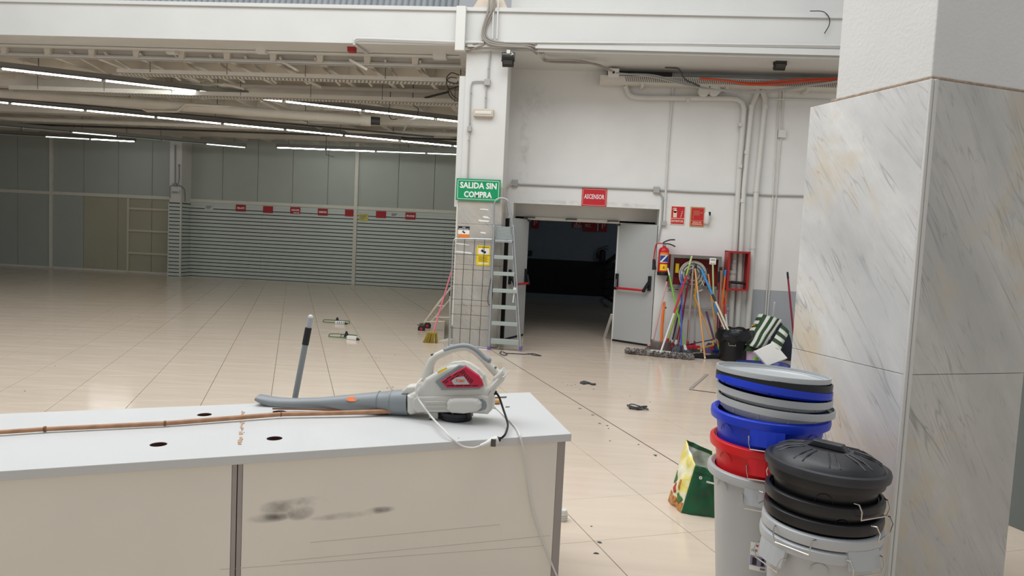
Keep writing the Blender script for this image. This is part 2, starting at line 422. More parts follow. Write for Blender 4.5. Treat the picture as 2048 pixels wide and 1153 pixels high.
# ---- front bay: beam, pillar, walls
beam = sempty('trim_2', (0, YB, 4.45), 'white painted steel roof beam spanning above the pillar')
MB().bb(-14, 8, YB, YB+.75, 4.45, 4.95).build('beam_web', 'beam_paint', beam, bevel=.004)
MB().bb(-14, 8, YB-.035, YB+.75, 4.945, 5.0).build('upper_flange', 'beam_paint', beam, bevel=.004)
MB().bb(-1.72, 8, YB-.03, YB+.0, 4.435, 4.52).build('lower_flange', 'beam_paint', beam, bevel=.004)
MB().bb(-1.1, 8, YB+.75, YW+.02, 4.52, 4.6).build('soffit_board', 'beam_paint', beam)
MB().bb(-1.9, 8, YB+.02, YW+.3, 4.40, 4.44).build('soffit_plate', 'beam_paint', beam)
# wall above the beam on the right, corrugated sheet above on the left
struct(MB().bb(-1.15, 8, 10.75, 10.95, 5.0, 8.6).build('wall_upper', 'plaster'))
cor = MB()
for k in range(0, 110):
    x = -13+k*.1
    cor.add([(x, 10.9, 5.02), (x+.05, 10.87, 5.02), (x+.1, 10.9, 5.02), (x, 12.2, 8.4), (x+.05, 12.17, 8.4), (x+.1, 12.2, 8.4)], [(0, 1, 4, 3), (1, 2, 5, 4)], True)
mat('sheet_grey', '#b4b9bd', .5, var=.2, scale=2)
struct(cor.build('wall_roof_sheet', 'sheet_grey', solid=.004), 'grey corrugated roof sheet above the beam')

# door wall with opening
OX0, OX1, OZ = -1.03, 1.335, 2.25
wall_mat = dirt_white('door_wall_paint', '#e6e5e1', '#8f8a84', (0, YW, 0), (UX, UZ), [(-.75, 3.9, .4, .3, .22), (-.9, 3.1, .10, 1.1, .3), (.9, 4.3, 1.0, .18, .3), (2.2, .9, .7, .7, .15), (2.6, 4.3, 1.2, .2, .35), (.3, 2.29, 1.3, .05, .4)], .65)
wl = MB(); wl.bb(-1.75, OX0, YW, YW+.5, 0, 4.5); wl.bb(OX1, 8, YW, YW+.5, 0, 4.5); wl.bb(OX0, OX1, YW, YW+.5, OZ, 4.5)
wall_door = struct(wl.build('wall_door', wall_mat), 'white plaster wall around the lift doorway')
# grey painted dado right of the pipes
z_d = py(1560, 582, YW).z; xd = py(1497, 580, YW).x
struct(MB().bb(xd, 8, YW-.004, YW, 0, z_d).build('wall_dado', 'grey_dado'), 'grey painted dado at the foot of the white wall')
# door recess header and side reveals behind
struct(MB().bb(OX0-.1, OX1+.1, 11.90, 12.02, 2.02, 2.6).build('trim_3', 'plaster'), 'shaded header above the double door')
struct(MB().bb(-.82, .73, 11.86, 11.90, 2.0, 2.05).build('trim_4', 'alu_trim', bevel=.004), 'metal door head')
lb = MB(); lb.bb(OX0-.05, -.80, 11.90, 12.0, 0, 2.05); lb.bb(.715, OX1+.05, 11.90, 12.0, 0, 2.05)
struct(lb.build('wall_recess', 'plaster'))
for sx in (-.86, -.15, .55):
    mb = MB().bb(sx, sx+.17, 11.84, 11.86, 2.03, 2.055); mb.bb(sx-.02, sx+.0, 11.82, 11.85, 2.02, 2.05)
    tag(mb.build('door_latch', 'steel_dark', org=(sx, 11.85, 2.03)), {-.86: 'left latch arm on the metal door head', -.15: 'middle latch bracket on the metal door head', .55: 'right latch arm on the metal door head'}[sx], 'latch', 'latches on the door head')

# dirt-free pillar with marble cladding below
PXL, PXR = -1.765, -1.115
pillar = sempty('wall_pillar', (PXL, YP, 0), 'white pillar clad with marble at the bottom')
MB().bb(PXL+.02, PXR, YP+.03, 10.87, 0, 4.45).build('plaster_core', 'plaster', pillar, bevel=.006)
Z0 = 0
for k, (z0, z1) in enumerate(((0.01, .62), (.623, 1.235), (1.238, 1.85), (1.853, 2.42))):
    MB().bb(PXL, PXR+.01, YP, YP+.03, z0, z1).build('marble_slab', 'marble_pillar', pillar, bevel=.003)
for k, (z0, z1) in enumerate(((0.01, .62), (.623, 1.235), (1.238, 1.85), (1.853, 2.42))):
    MB().bb(PXR, PXR+.025, YP+.032, 10.80, z0, z1).build('marble_slab', 'marble_pillar', pillar, bevel=.003)
MB().bb(PXL-.075, PXL+.02, YP+.06, YP+.16, 2.1, py(918, 150, YP).z).build('edge_profile', 'beam_paint', pillar, bevel=.004)
MB().bb(PXL-.03, PXL-.005, YP+.02, YP+.06, .3, 2.45).build('corner_strip', 'alu_trim', pillar)

# ---- far hall
fw = struct(MB().bb(-24, 0, YF+.06, YF+.3, 0, 5).build('wall_far', 'sub_dark'), 'panelled far wall of the empty hall')
joints_l = [-22.8, -21.7, -20.55, -19.4, -18.21, -17.01, -15.91, -14.73, -13.58, -12.4]
joints_r = [-12.4, -11.23, -10.07, -8.93, -7.79, -6.86, -5.54, -4.41, -3.3, -2.2, -1.1]
for js, z0 in ((joints_l, 2.50), (joints_r, 2.40)):
    for a, b in zip(js, js[1:]): MB().bb(a+.006, b-.006, YF, YF+.06, z0, 4.6).build('wall_panel', 'panel_grey', fw, bevel=.003)
for a, b in zip(joints_l, joints_l[1:]):
    MB().bb(a+.006, b-.006, YF, YF+.06, .03, 2.40).build('wall_panel', 'panel_cream' if a > -15.95 else 'panel_grey', fw, bevel=.003)
for x, w in ((-17.01, .1), (-6.86, .11)): struct(MB().bb(x-w/2, x+w/2, YF-.062, YF+.012, 0, 4.6).build('trim_5', 'alu_trim', bevel=.004))
struct(MB().bb(-24, -12.66, YF-.05, YF+.01, 2.395, 2.50).build('trim_6', 'alu_trim', bevel=.004))
struct(MB().bb(-12.27, 0, YF-.05, YF+.01, 2.36, 2.46).build('trim_7', 'alu_trim', bevel=.004))
struct(MB().bb(-24, -12.66, YF-.02, YF+.01, 0, .05).build('baseboard_far', 'alu_trim'))
# cream frame of a former shelf bay
fr = MB(); X0 = py(258, 420, YF).x; 
zt = [py(300, y, YF).z for y in (419, 463, 508)]
fr.bb(X0-.03, X0+.03, YF-.054, YF, .03, py(258, 393, YF).z); 
for z in zt: fr.bb(X0-.03, -12.66, YF-.05, YF, z-.03, z+.03)
struct(fr.build('trim_8', mat('cream_batten', '#d2ccb4', .5)), 'cream battens of an empty shelf bay')
# slat wall
sw = sempty('wall_slats', (-12.1, YF, 0), 'grey horizontal slat wall with dark grooves')
MB().bb(-12.27, -1, YF-.012, YF, 0, 2.30).build('backing', 'slat_groove', sw)
n_s = 20; pit = 2.28/n_s
for (x0, x1) in ((-12.27, -9.9), (-9.9, -6.92), (-6.8, -4.0), (-4.0, -1.0)):
    sm = MB().bb(x0+.002, x1-.002, YF-.03, YF-.012, .013, pit-.013).mesh('slat', (0, 0, 0)); sm.materials.append(MATS['slat'])
    for k in range(n_s): inst(sm, 'slat', (0, 0, k*pit), sw)
struct(MB().bb(-12.27, -1, YF-.02, YF+.01, 2.27, 2.37).build('trim_9', 'slat'))
# far pillar
fp = sempty('wall_pillar_far', (-12.66, 20.75, 0), 'pillar in the far wall clad with slats below')
MB().bb(-12.66, -12.27, 20.75, YF+.05, 0, 4.6).build('plaster_core', 'plaster', fp)
MB().bb(-12.665, -12.265, 20.742, YF, 0, 2.30).build('backing', 'slat_groove', fp)
s1 = MB().bb(-12.66, -12.29, 20.725, 20.742, .013, pit-.013).mesh('slat'); s1.materials.append(MATS['slat'])
s2 = MB().bb(-12.265, -12.248, 20.76, YF-.03, .013, pit-.013).mesh('slat'); s2.materials.append(MATS['slat'])
for k in range(n_s): inst(s1, 'slat', (0, 0, k*pit), fp); inst(s2, 'slat', (0, 0, k*pit), fp)
MB().bb(-12.29, -12.247, 20.722, 20.76, 0, 2.30).build('corner_strip', 'alu_trim', fp); MB().bb(-12.675, -12.655, 20.722, 20.76, 0, 2.30).build('corner_strip', 'alu_trim', fp)
# other sides of the hall (out of sight to the left) and corridor
struct(MB().bb(-24.2, -24, 11, 21.6, 0, 5).build('wall_left', 'panel_grey'))
struct(MB().bb(-1.75, -1.55, 10.87, 21.4, 0, 4.9).build('wall_hall_right', 'plaster'))
# ceiling of the hall: slab, ribs
ceil = sempty('ceiling', (-12, 16, 4.6), 'ribbed concrete ceiling of the hall, painted off-white')
MB().bb(-24, -1.5, 11.05, 21.6, 4.62, 4.8).build('slab', 'ceiling_paint', ceil)
rm = MB(); 
rm.hexa([(-.04, 11.05, 4.34), (.04, 11.05, 4.34), (.04, 21.3, 4.34), (-.04, 21.3, 4.34)], [(-.085, 11.05, 4.62), (.085, 11.05, 4.62), (.085, 21.3, 4.62), (-.085, 21.3, 4.62)])
rme = rm.mesh('rib'); rme.materials.append(MATS['ceiling_paint'])
k = 0; x = -1.9
while x > -23.5: inst(rme, 'rib', (x, 0, 0), ceil); x -= .78
cm = MB().hexa([(-24, -.05, 4.34), (-1.6, -.05, 4.34), (-1.6, .05, 4.34), (-24, .05, 4.34)], [(-24, -.09, 4.62), (-1.6, -.09, 4.62), (-1.6, .09, 4.62), (-24, .09, 4.62)]).mesh('cross_rib'); cm.materials.append(MATS['ceiling_paint'])
for y in (11.2, 12.4, 14.4, 15.4, 17.4, 18.4, 20.6): inst(cm, 'cross_rib', (0, y, 0), ceil)
for y in (13.2, 16.4, 19.6): MB().bb(-24, -1.6, y-.14, y+.14, 4.22, 4.62).build('main_beam', 'ceiling_paint', ceil, bevel=.01)

# corridor behind the double door
cb = MB().bb(-1.55, 3.8, 20.35, 20.5, 1.13, 3.2); struct(cb.build('wall_corridor', 'corridor_wall'))
struct(MB().bb(-1.55, 3.8, 20.33, 20.5, .12, 1.13).build('wall_corridor_dado', 'corridor_dado'), 'black dado of the dark corridor')
struct(MB().bb(-1.55, 3.8, 20.31, 20.35, 0, .12).build('baseboard_corridor', 'corridor_wall'))
struct(MB().bb(3.8, 4.0, 11.9, 20.5, 0, 3.2).build('wall_corridor_right', 'corridor_wall'))
struct(MB().bb(-1.55, 4.0, 11.9, 20.5, 3.1, 3.3).build('ceiling_corridor', 'corridor_wall'))

# ---- marble column at the right
K = Vector((1.497, 3.2, 0)); ML, MR, MZ, JZ = .742, .72, 2.423, 1.125
column = sempty('wall_column', K, 'square column clad with grey veined marble')
def slab(a0, a1, b0, b1, z0, z1, nm='marble_slab', mt='marble', bv=.002):
    c = K + TX*((a0+a1)/2) + TY*((b0+b1)/2)
    return MB().box((c.x, c.y, (z0+z1)/2), (a1-a0, b1-b0, z1-z0), (TX, TY, UZ)).build(nm, mt, column, bevel=bv)
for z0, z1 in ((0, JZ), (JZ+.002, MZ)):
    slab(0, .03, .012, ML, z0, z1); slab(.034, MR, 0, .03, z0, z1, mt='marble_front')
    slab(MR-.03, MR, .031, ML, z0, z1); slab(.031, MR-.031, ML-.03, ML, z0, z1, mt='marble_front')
slab(-.004, .012, -.004, .010, 0, MZ, 'corner_bead', 'plaster', .003); slab(.014, .033, -.008, .008, 0, MZ, 'corner_bead', 'plaster', .003)
slab(.03, MR-.03, .03, ML-.03, 0, MZ-.01, 'core', 'plaster', 0)
slab(.012, MR-.02, .012, .575, MZ-.01, 8.6, 'plaster_shaft', 'plaster_rough', .006)
mat('mortar', '#b9a48f', .9, var=.3, scale=40, bump=1, bscale=90)
slab(.006, MR-.01, .006, .60, MZ, MZ+.016, 'mortar_edge', 'mortar', .006)
# grey partition glimpsed behind the column
c2 = pz(2030, 1057); 
o2 = MB().box(c2 + TX*.35 + TY*.25 + UZ*2, (.70, .9, 4), (TX, TY, UZ)).build('wall_partition', mat('partition_grey', '#6f7672', .6, var=.05)); struct(o2, 'dark grey partition behind the marble column')

# ================================================================== CEILING SERVICES OF THE HALL
def lamp_strip(name, label, A, B, segs, lit, hang=True, w=.09, group='fluorescent strip lights'):
    """suspended strip: housing, tubes, hangers between two points of its underside"""
    A, B = Vector(A), Vector(B); d = (B-A); L = d.length; d.normalize(); n = UZ.cross(d)
    t = thing(name, label, 'strip light', (A+B)/2, group)
    MB().box((A+B)/2+UZ*.09, (L, w, .09), (d, n, UZ)).build('housing', 'lamp_grey', t, bevel=.004)
    MB().box((A+B)/2+UZ*.04, (L, w+.03, .012), (d, n, UZ)).build('reflector', 'lamp_dark', t)
    for k in range(segs):
        a = A + d*(L*k/segs+.04); b = A + d*(L*(k+1)/segs-.04)
        MB().cyl(a+UZ*.024, b+UZ*.024, .0155, seg=10).build('tube', lit[k % len(lit)], t)
        MB().box(a-d*.02+UZ*.03, (.03, .05, .05), (d, n, UZ)).build('lamp_holder', 'white_plastic', t)
    if hang:
        for f in (.06, .37, .66, .95):
            p = A+d*(L*f)+UZ*.1; MB().cyl(p, Vector((p.x, p.y, 4.62)), .006, seg=6).build('hanger', 'black_metal', t)
    return t
tube_on = mat('tube_on', '#ffffff', .4, emit='#eef3f0', estr=30.0)
tube_dim = mat('tube_dim', '#ffffff', .4, emit='#dfe9e0', estr=3.0)
tube_off = mat('tube_off', '#b9bdb8', .35)
def ext(p, q, z, e0=0., e1=0.):
    a, b = pz(*p, z), pz(*q, z); d = b-a; return a-d*e0, b+d*e1
A, B = ext((0, 140), (920, 246), 4.12, 0, .12); lamp_strip('strip_light', 'nearest bright strip light crossing behind the upper cable trays', A, B, 6, [tube_on])
A, B = ext((0, 207), (918, 295), 4.05, .12, .12); lamp_strip('strip_light', 'long bright strip light running the whole width of the hall', A, B, 9, [tube_on, tube_on])
A, B = ext((0, 254), (493, 297), 3.96, .1, 0); lamp_strip('strip_light', 'dark strip light with dim tubes ending above the far pillar', A, B, 6, [tube_off, tube_off, tube_dim])
A, B = ext((-60, 267), (271, 285), 3.96, .1, 0); lamp_strip('strip_light', 'short strip light at far left with its last tube lit', A, B, 4, [tube_off, tube_off, tube_dim, tube_on])
A, B = ext((553, 297), (918, 311), 3.96, 0, .1); lamp_strip('strip_light', 'strip light hanging closest in front of the slat wall', A, B, 4, [tube_on, tube_on, tube_dim, tube_dim])

def pipe(name, label, pts, r, m, cat='pipe', group=None, seg=10, sm=0):
    pts = [Vector(p) for p in pts]
    o = MB().tube(arc(pts, sm) if sm else pts, r, seg).build(name, m, org=pts[0]); return tag(o, label, cat, group)
# cable trays (perforated, parallel to the beam)
def tray(label, p, q, z, h=.075, w=.2, e1=.1, e0=.1):
    a, b = pz(*p, z), pz(*q, z); Y = (a.y+b.y)/2; x0, x1 = min(a.x, b.x), max(a.x, b.x); x0 -= e0; x1 += e1
    t = thing('cable_tray', label, 'cable tray', ((x0+x1)/2, Y, z), 'cable trays under the hall ceiling')
    MB().bb(x0, x1, Y, Y+w, z, z+.006).build('bottom', 'steel_tray', t)
    MB().bb(x0, x1, Y, Y+.006, z, z+h).build('side', 'steel_tray', t); MB().bb(x0, x1, Y+w-.006, Y+w, z, z+h).build('side', 'steel_tray', t)
    sl = MB(); x = x0+.05
    while x < x1-.05:
        sl.box((x, Y+w/2, z-.001), (.022, w*.8, .004), (Vector((.94, .34, 0)), Vector((-.34, .94, 0)), UZ)); x += .065
    so = sl.build('slots', 'lamp_grey', t); so['kind'] = 'stuff'
    x = x0+.6
    while x < x1:
        MB().cyl((x, Y-.004, z+.03), (x, Y-.004, 4.62), .005, seg=6).build('hanger', 'steel_dark', t); x += 1.35
    return t
tray('perforated cable tray hanging directly behind the beam', (230, 141), (925, 171), 4.14, .075)
tray('second perforated cable tray, hanging in front of the nearest strip light', (20, 178), (925, 210), 4.06, .085)
# pipes parallel to the beam
def xpipe(label, p, q, z, r, m='duct', e0=1.5, e1=.4, nm='ceiling_pipe'):
    a, b = pz(*p, z), pz(*q, z); Y = (a.y+b.y)/2
    return pipe(nm, label, [(a.x-e0, Y, z), (b.x+e1, Y, z)], r, m, 'pipe', 'pipes under the hall ceiling')
xpipe('thin white conduit running along the back edge of the beam', (40, 84), (905, 120), 4.43, .018, 'white_pipe')
xpipe('white pipe just below the first ceiling ribs', (68, 106), (928, 136), 4.36, .032, 'white_pipe')
xpipe('slim grey conduit under the white ceiling pipe', (0, 108), (905, 141), 4.30, .012, 'conduit_grey')
xpipe('thin dark pipe across the middle of the hall ceiling', (460, 172), (925, 182), 4.32, .04, 'duct')
xpipe('grey duct band near the far end of the ceiling', (0, 238), (918, 268), 4.2, .06, 'duct')
xpipe('dark cable run high in front of the far wall', (0, 245), (918, 282), 4.15, .025, 'lamp_dark')
# skewed round ducts and steel rails
a, b = ext((0, 186), (722, 240), 4.18, .1, 0)
du = thing('round_duct', 'thick white round duct slanting away under the ceiling', 'duct', (a+b)/2)
MB().cyl(a, b, .105, seg=18).build('pipe_body', 'duct', du); MB().cyl(b, b+(b-a).normalized()*.22, .13, seg=18).build('end_cap', 'duct', du); MB().cyl(b+(b-a).normalized()*.22, b+(b-a).normalized()*.42, .09, seg=14).build('elbow', 'lamp_dark', du)
for f in (.12, .4, .62, .85):
    p = a.lerp(b, f); MB().cyl(p+UZ*.1, (p.x, p.y, 4.62), .008, seg=6).build('hanger', 'steel_dark', du)
a, b = ext((0, 196), (800, 268), 4.1, .1, .1)
ra = thing('steel_rail', 'dark steel mounting rail hung under the round duct', 'rail', (a+b)/2)
MB().bar(a, b, .05, .04).build('channel', 'steel_dark', ra)
for f in (.1, .3, .5, .7, .9):
    p = a.lerp(b, f); MB().cyl(p, (p.x, p.y, 4.62), .006, seg=6).build('hanger', 'steel_dark', ra)
a, b = ext((265, 205), (470, 235), 4.15, 0, 0)
pipe('cable_bracket', 'bent pale bracket hanging below the ceiling at left', [pz(265, 208, 4.2), pz(295, 222, 4.05), pz(355, 223, 4.05), pz(372, 209, 4.2), pz(470, 214, 4.25)], .03, 'duct', 'bracket')
# diagonal struts from ribs
for k, (p, q, lb) in enumerate((((360, 148), (398, 164), 'diagonal strut left of the ceiling centre'), ((448, 168), (486, 178), 'diagonal strut beside the small junction box'), ((567, 125), (595, 141), 'diagonal strut above the first cable tray'), ((603, 155), (642, 175), 'diagonal strut between the two cable trays'), ((522, 203), (650, 262), 'long diagonal strut by the end of the round duct'), ((720, 226), (790, 266), 'diagonal strut right of the round duct'), ((700, 120), (735, 140), 'short strut below the red alarm box'))):
    a, b = pz(*p, 4.30), pz(*q, 4.16); d = b-a
    tag(MB().bar(a, b, .05, .035).build('ceiling_strut', 'duct', org=a), lb, 'strut', 'struts under the ceiling')
for k in range(11):
    x = 140+70*k; a = pz(x, 104+k*1.9, 4.40); b = a+Vector((.02, 1.15, -.16))
    tag(MB().bar(a, b, .035, .03).build('ceiling_strut', 'duct', org=a), ['first', 'second', 'third', 'fourth', 'fifth', 'sixth', 'seventh', 'eighth', 'ninth', 'tenth', 'eleventh'][k]+' slim brace from the left in the row behind the beam', 'strut', 'braces in a row behind the beam')
# hanging black cables near the pillar
for k, (pts, lb) in enumerate((([(918, 150), (902, 146), (893, 160), (912, 168), (915, 158), (900, 155), (893, 166), (905, 190), (917, 200)], 'tangle of black cables hanging beside the pillar'), ([(921, 150), (917, 172), (896, 180), (905, 198), (919, 203)], 'loose black cable loop below the tangle'), ([(780, 206), (777, 222), (782, 238), (795, 238)], 'black wire hanging from the second cable tray'), ([(826, 206), (836, 216), (835, 230)], 'black wire hooked over the second cable tray'), ([(652, 304), (655, 310), (668, 314)], 'black wire end hanging in front of the slat wall'))):
    Yc = [11.3, 12.2, 12.9, 12.9, 19.0][k]
    P_ = [py(x, y, Yc + .03*math.sin(i*2.1)) for i, (x, y) in enumerate(pts)]
    if k: P_ = [Vector((P_[0].x, P_[0].y, 4.625))] + P_
    pipe('hanging_cable', lb, P_, .007, 'black_rubber', 'cable', 'loose cables under the ceiling', 6, 5)
pipe('black_rod', 'black rod poking out left of the pillar below the first tray', [pz(850, 196, 4.16), pz(897, 184, 4.2)], .02, 'black_metal', 'rod')
pipe('hanging_cable', 'dark cables drooping in at the top left corner', [py(x, y, 11.6) for x, y in ((-20, 72), (10, 84), (40, 92), (58, 103), (64, 113), (55, 121))], .014, 'black_rubber', 'cable', 'loose cables under the ceiling', 6, 5)
pipe('hanging_cable', 'curved white cable below the strip light near the pillar', [pz(806, 266, 4.1), pz(813, 250, 4.12), pz(825, 238, 4.15), pz(838, 236, 4.2)], .02, 'white_pipe', 'cable', 'loose cables under the ceiling', 6, 5)
pipe('hanging_cable', 'black conduit bend under the white ceiling pipe at left', [py(x, y, 12.2) for x, y in ((256, 130), (258, 119), (268, 116), (286, 117), (330, 134))], .028, 'steel_dark', 'cable', 'loose cables under the ceiling', 8, 5)
for (x, y, s, lb) in ((523, 103, .1, 'small white junction box under the beam edge'), (344, 104, .1, 'white junction box on the conduit left of centre'), (880, 113, .13, 'white junction box beside the pillar under the beam')):
    p = pz(x, y, 4.42); tag(MB().box(p, (s*1.6, s, s*.7)).build('junction_box', 'white_plastic', org=p, bevel=.006), lb, 'junction box', 'junction boxes under the beam')
p = pz(704, 99, 4.42); tag(MB().box(p, (.12, .1, .09)).build('alarm_box', 'red_paint', org=p, bevel=.01), 'small red alarm box under the beam soffit', 'alarm box')

# ---- notices on the slat wall
def flat_sign(name, label, cat, O, w, h, m, group=None, th=.012):
    t = thing(name, label, cat, O, group); MB().box(Vector(O), (w, th, h)).build('plate', m, t); return t
sy = YF-.04
def far_sign(x0, x1, y0, label, txt=None, sub=None, m='red_sign_far'):
    c = (py(x0, y0, sy)+py(x1, y0+13, sy))/2; w = .32; h = .21
    t = flat_sign('category_sign', label, 'sign', c, w, h, m, 'red category signs on the slat wall')
    if txt: MB().text(txt, c+Vector((0, -.007, .0 if not sub else .015)), FW, w*.78, .062, .002, .03).build('lettering', 'white_print', t)
    if sub: MB().text(sub, c+Vector((.04, -.007, -.07)), FW, w*.55, .035, .002, .03).build('lettering', 'white_print', t)
    return t
far_sign(472, 491, 410, 'leftmost lettered red sign on the slat wall', 'XILLAITI')
far_sign(527, 545, 413, 'blank red sign second from the far pillar')
far_sign(581, 600, 415, 'red sign with two lines of lettering on the slat wall', 'XIAOMI', 'REDMI')
far_sign(636, 655, 418, 'lettered red sign left of the blank one at the mullion', 'SAMSUNG')
far_sign(691, 709, 420, 'blank red sign touching the left side of the mullion')
far_sign(753, 771, 423, 'blank red sign right of the yellow notice')
far_sign(812, 830, 426, 'rightmost lettered red sign, nearest the tiled pillar', 'IPHONE')
def note(x, y, label, m, w, h):
    c = py(x, y, sy); t = flat_sign('paper_notice', label, 'notice', c, w, h, m, None, .006)
    for k in range(3):
        MB().bb(c.x-w*.36, c.x+w*(.36-.12*k), c.y-.005, c.y-.003, c.z+h*(.22-.2*k)-.012, c.z+h*(.22-.2*k)+.012).build('print_line', 'grey_plastic' if m != 'yellow_print' else 'gold_frame', t)
note(418, 415, 'white paper notice left of the red signs', mat('note_white', '#cfd1cd', .6), .28, .17)
mat('note_yellow', '#c9bf5e', .6); note(727, 435, 'yellow paper notice right of the mullion', 'note_yellow', .30, .22)
note(789, 430, 'white paper notice between two red signs', 'note_white', .26, .14)
# fittings of the far pillar
t = thing('emergency_lamp', 'small emergency lamp with conduits on the far pillar', 'lamp', (-12.47, 20.72, 2.6))
c = py(351, 384, 20.72); MB().box(c, (.26, .05, .09)).build('case', 'alu_trim', t, bevel=.008); MB().box(c+Vector((0, -.028, -.01)), (.2, .012, .04)).build('diffuser', 'grey_plastic', t)
c2_ = py(350, 370, 20.72); MB().box(c2_, (.13, .06, .09)).build('junction_box', 'grey_plastic', t, bevel=.006)
MB().tube([py(350, 290, 20.72), py(350, 367, 20.72), c2_], .015, 8).build('conduit', 'grey_plastic', t)
MB().tube(arc([py(358, 332, 20.72), py(358, 360, 20.72), py(354, 370, 20.72), c2_]), .015, 8).build('conduit', 'grey_plastic', t)
zc_ = c2_.z; MB().tube(arc([c2_, Vector((-12.27, 20.70, zc_-.03)), Vector((-12.225, 20.76, zc_-.08)), Vector((-12.225, 20.86, zc_-.16)), Vector((-12.225, 20.9, zc_-.5))]), .018, 8).build('conduit', 'grey_plastic', t)
MB().tube(arc([c2_, py(341, 372, 20.72), py(340, 378, 20.72), py(340, 396, 20.72)]), .012, 8).build('conduit', 'grey_plastic', t)
c = py(358, 331, 20.72); MB().ball(c, .035, 8, 6).build('sensor', 'grey_plastic', t)

# ================================================================== BEAM AND PILLAR FITTINGS
c0, c1 = py(913, 14, YB-.06), py(931, 103, YB-.06)
bx_ = MB().bb(c0.x+.01, c1.x-.01, YB-.12, YB-.036, c1.z, c0.z)
tag(bx_.build('trunking_box', 'white_plastic', org=(c0.x, YB, c1.z), bevel=.006), 'tall white trunking box fixed to the beam above the pillar', 'trunking')
yb = YB-.04
cab = [([(986, -15), (984, 18), (974, 40), (968, 62), (971, 78), (990, 87), (1030, 91), (1062, 92), (1078, 103), (1084, 116), (1094, 123), (1140, 125), (1190, 128), (1222, 142)], 0), ([(990, -15), (988, 18), (978, 42), (971, 62), (975, 76), (994, 84), (1035, 87), (1068, 88), (1083, 100), (1088, 114), (1098, 120), (1150, 121), (1195, 130), (1226, 143)], .02), ([(980, -15), (977, 18), (970, 42), (965, 62), (967, 78), (985, 90), (1030, 94), (1058, 96), (1074, 108)], -.01), ([(972, 70), (966, 82), (950, 88), (932, 100)], .03), ([(974, 74), (968, 88), (955, 94), (934, 103)], .03)]
for k, (pts, o_) in enumerate(cab):
    path = []
    for i, (x, y) in enumerate(pts):
        Yc = yb+o_-.02 if y < 100 else (YB+.06 if y < 118 else (YB+.16 if y < 125 else YB+.35))
        path.append(py(x, y, Yc))
    pipe('surface_cable', ['outermost grey cable of the bundle running over the beam', 'inner grey cable of the bundle running over the beam', 'short grey cable ending at the bundle bend on the beam', 'upper grey cable turning left under the trunking box', 'lower grey cable turning left under the trunking box'][k], path, .016, 'cable_taupe', 'cable', 'cables over the beam', 8, 6)
for (x, lb) in ((985, 'left thin vertical conduit on the beam above the pillar'), (994, 'right thin vertical conduit on the beam above the pillar')):
    pipe('beam_conduit', lb, [py(x+3, -5, yb), py(x+2, 20, yb), py(x, 78, yb)], .014, 'white_pipe', 'conduit', 'thin conduits on the beam')
pipe('beam_conduit', 'long thin conduit along the lower edge of the beam, right of the pillar', [py(1008, 84, yb), py(1340, 87, yb), py(1720, 92, yb)], .016, 'white_pipe', 'conduit', 'thin conduits on the beam')
pipe('beam_conduit', 'white conduit along the lower edge of the beam, left of the pillar, bent under', [py(735, 108, YB+.45), py(722, 99, YB+.2), py(708, 88, yb), py(707, 81, yb), py(714, 77, yb), py(740, 77.5, yb), py(912, 84, yb), py(968, 85, yb)], .018, 'white_pipe', 'conduit', 'thin conduits on the beam', 8, 0)
# steel foot of the post above the beam
t = thing('post_foot', 'dirty concrete post foot with gusset on top of the beam', 'post', (py(975, 8, YB).x, YB+.2, 5.0))
x = py(975, 8, YB).x; MB().hexa([(x-.22, YB, 5.0), (x+.3, YB, 5.0), (x+.3, YB+.4, 5.0), (x-.22, YB+.4, 5.0)], [(x-.1, YB+.1, 5.25), (x+.18, YB+.1, 5.25), (x+.18, YB+.4, 5.25), (x-.1, YB+.4, 5.25)]).build('foot', 'old_plastic', t, bevel=.01)
MB().bb(x-.06, x+.14, YB+.15, YB+.35, 5.2, 8).build('post', 'plaster', t)
pipe('loose_cable', 'thin black wire curling over the beam by the marble column', [py(x, y, YB-.05) for x, y in ((1620, 22), (1645, 23), (1657, 33), (1659, 48), (1649, 67))], .006, 'black_rubber', 'cable', None, 6, 6)
# floodlights
def flood(x, y, Yc, label):
    c = py(x, y, Yc); t = thing('floodlight', label, 'floodlight', c, 'black floodlights under the beam')
    ax = (UX, Vector((0, .8, .6)), Vector((0, -.6, .8)))
    MB().box(c, (.165, .07, .165), ax).build('housing', 'black_metal', t, bevel=.01)
    MB().box(c+Vector((0, -.034, -.026)), (.13, .006, .06), ax).build('lens', 'dark_glass', t)
    br = MB(); br.tube([c+Vector((-.09, 0, -.01)), c+Vector((-.09, .01, .12)), c+Vector((.09, .01, .12)), c+Vector((.09, 0, -.01))], .008, 6); br.build('bracket', 'black_metal', t)
    MB().box(c+Vector((0, .01, .13)), (.05, .05, .05)).build('mount', 'white_plastic', t)
    MB().tube(arc([c+Vector((.03, .02, .13)), c+Vector((.07, -.03, .09)), c+Vector((.0, -.03, .06))]), .006, 6).build('cable', 'white_plastic', t)
flood(1016, 122, 10.2, 'black floodlight beside the top of the pillar'); flood(1560, 129, 10.55, 'black floodlight near the marble column')
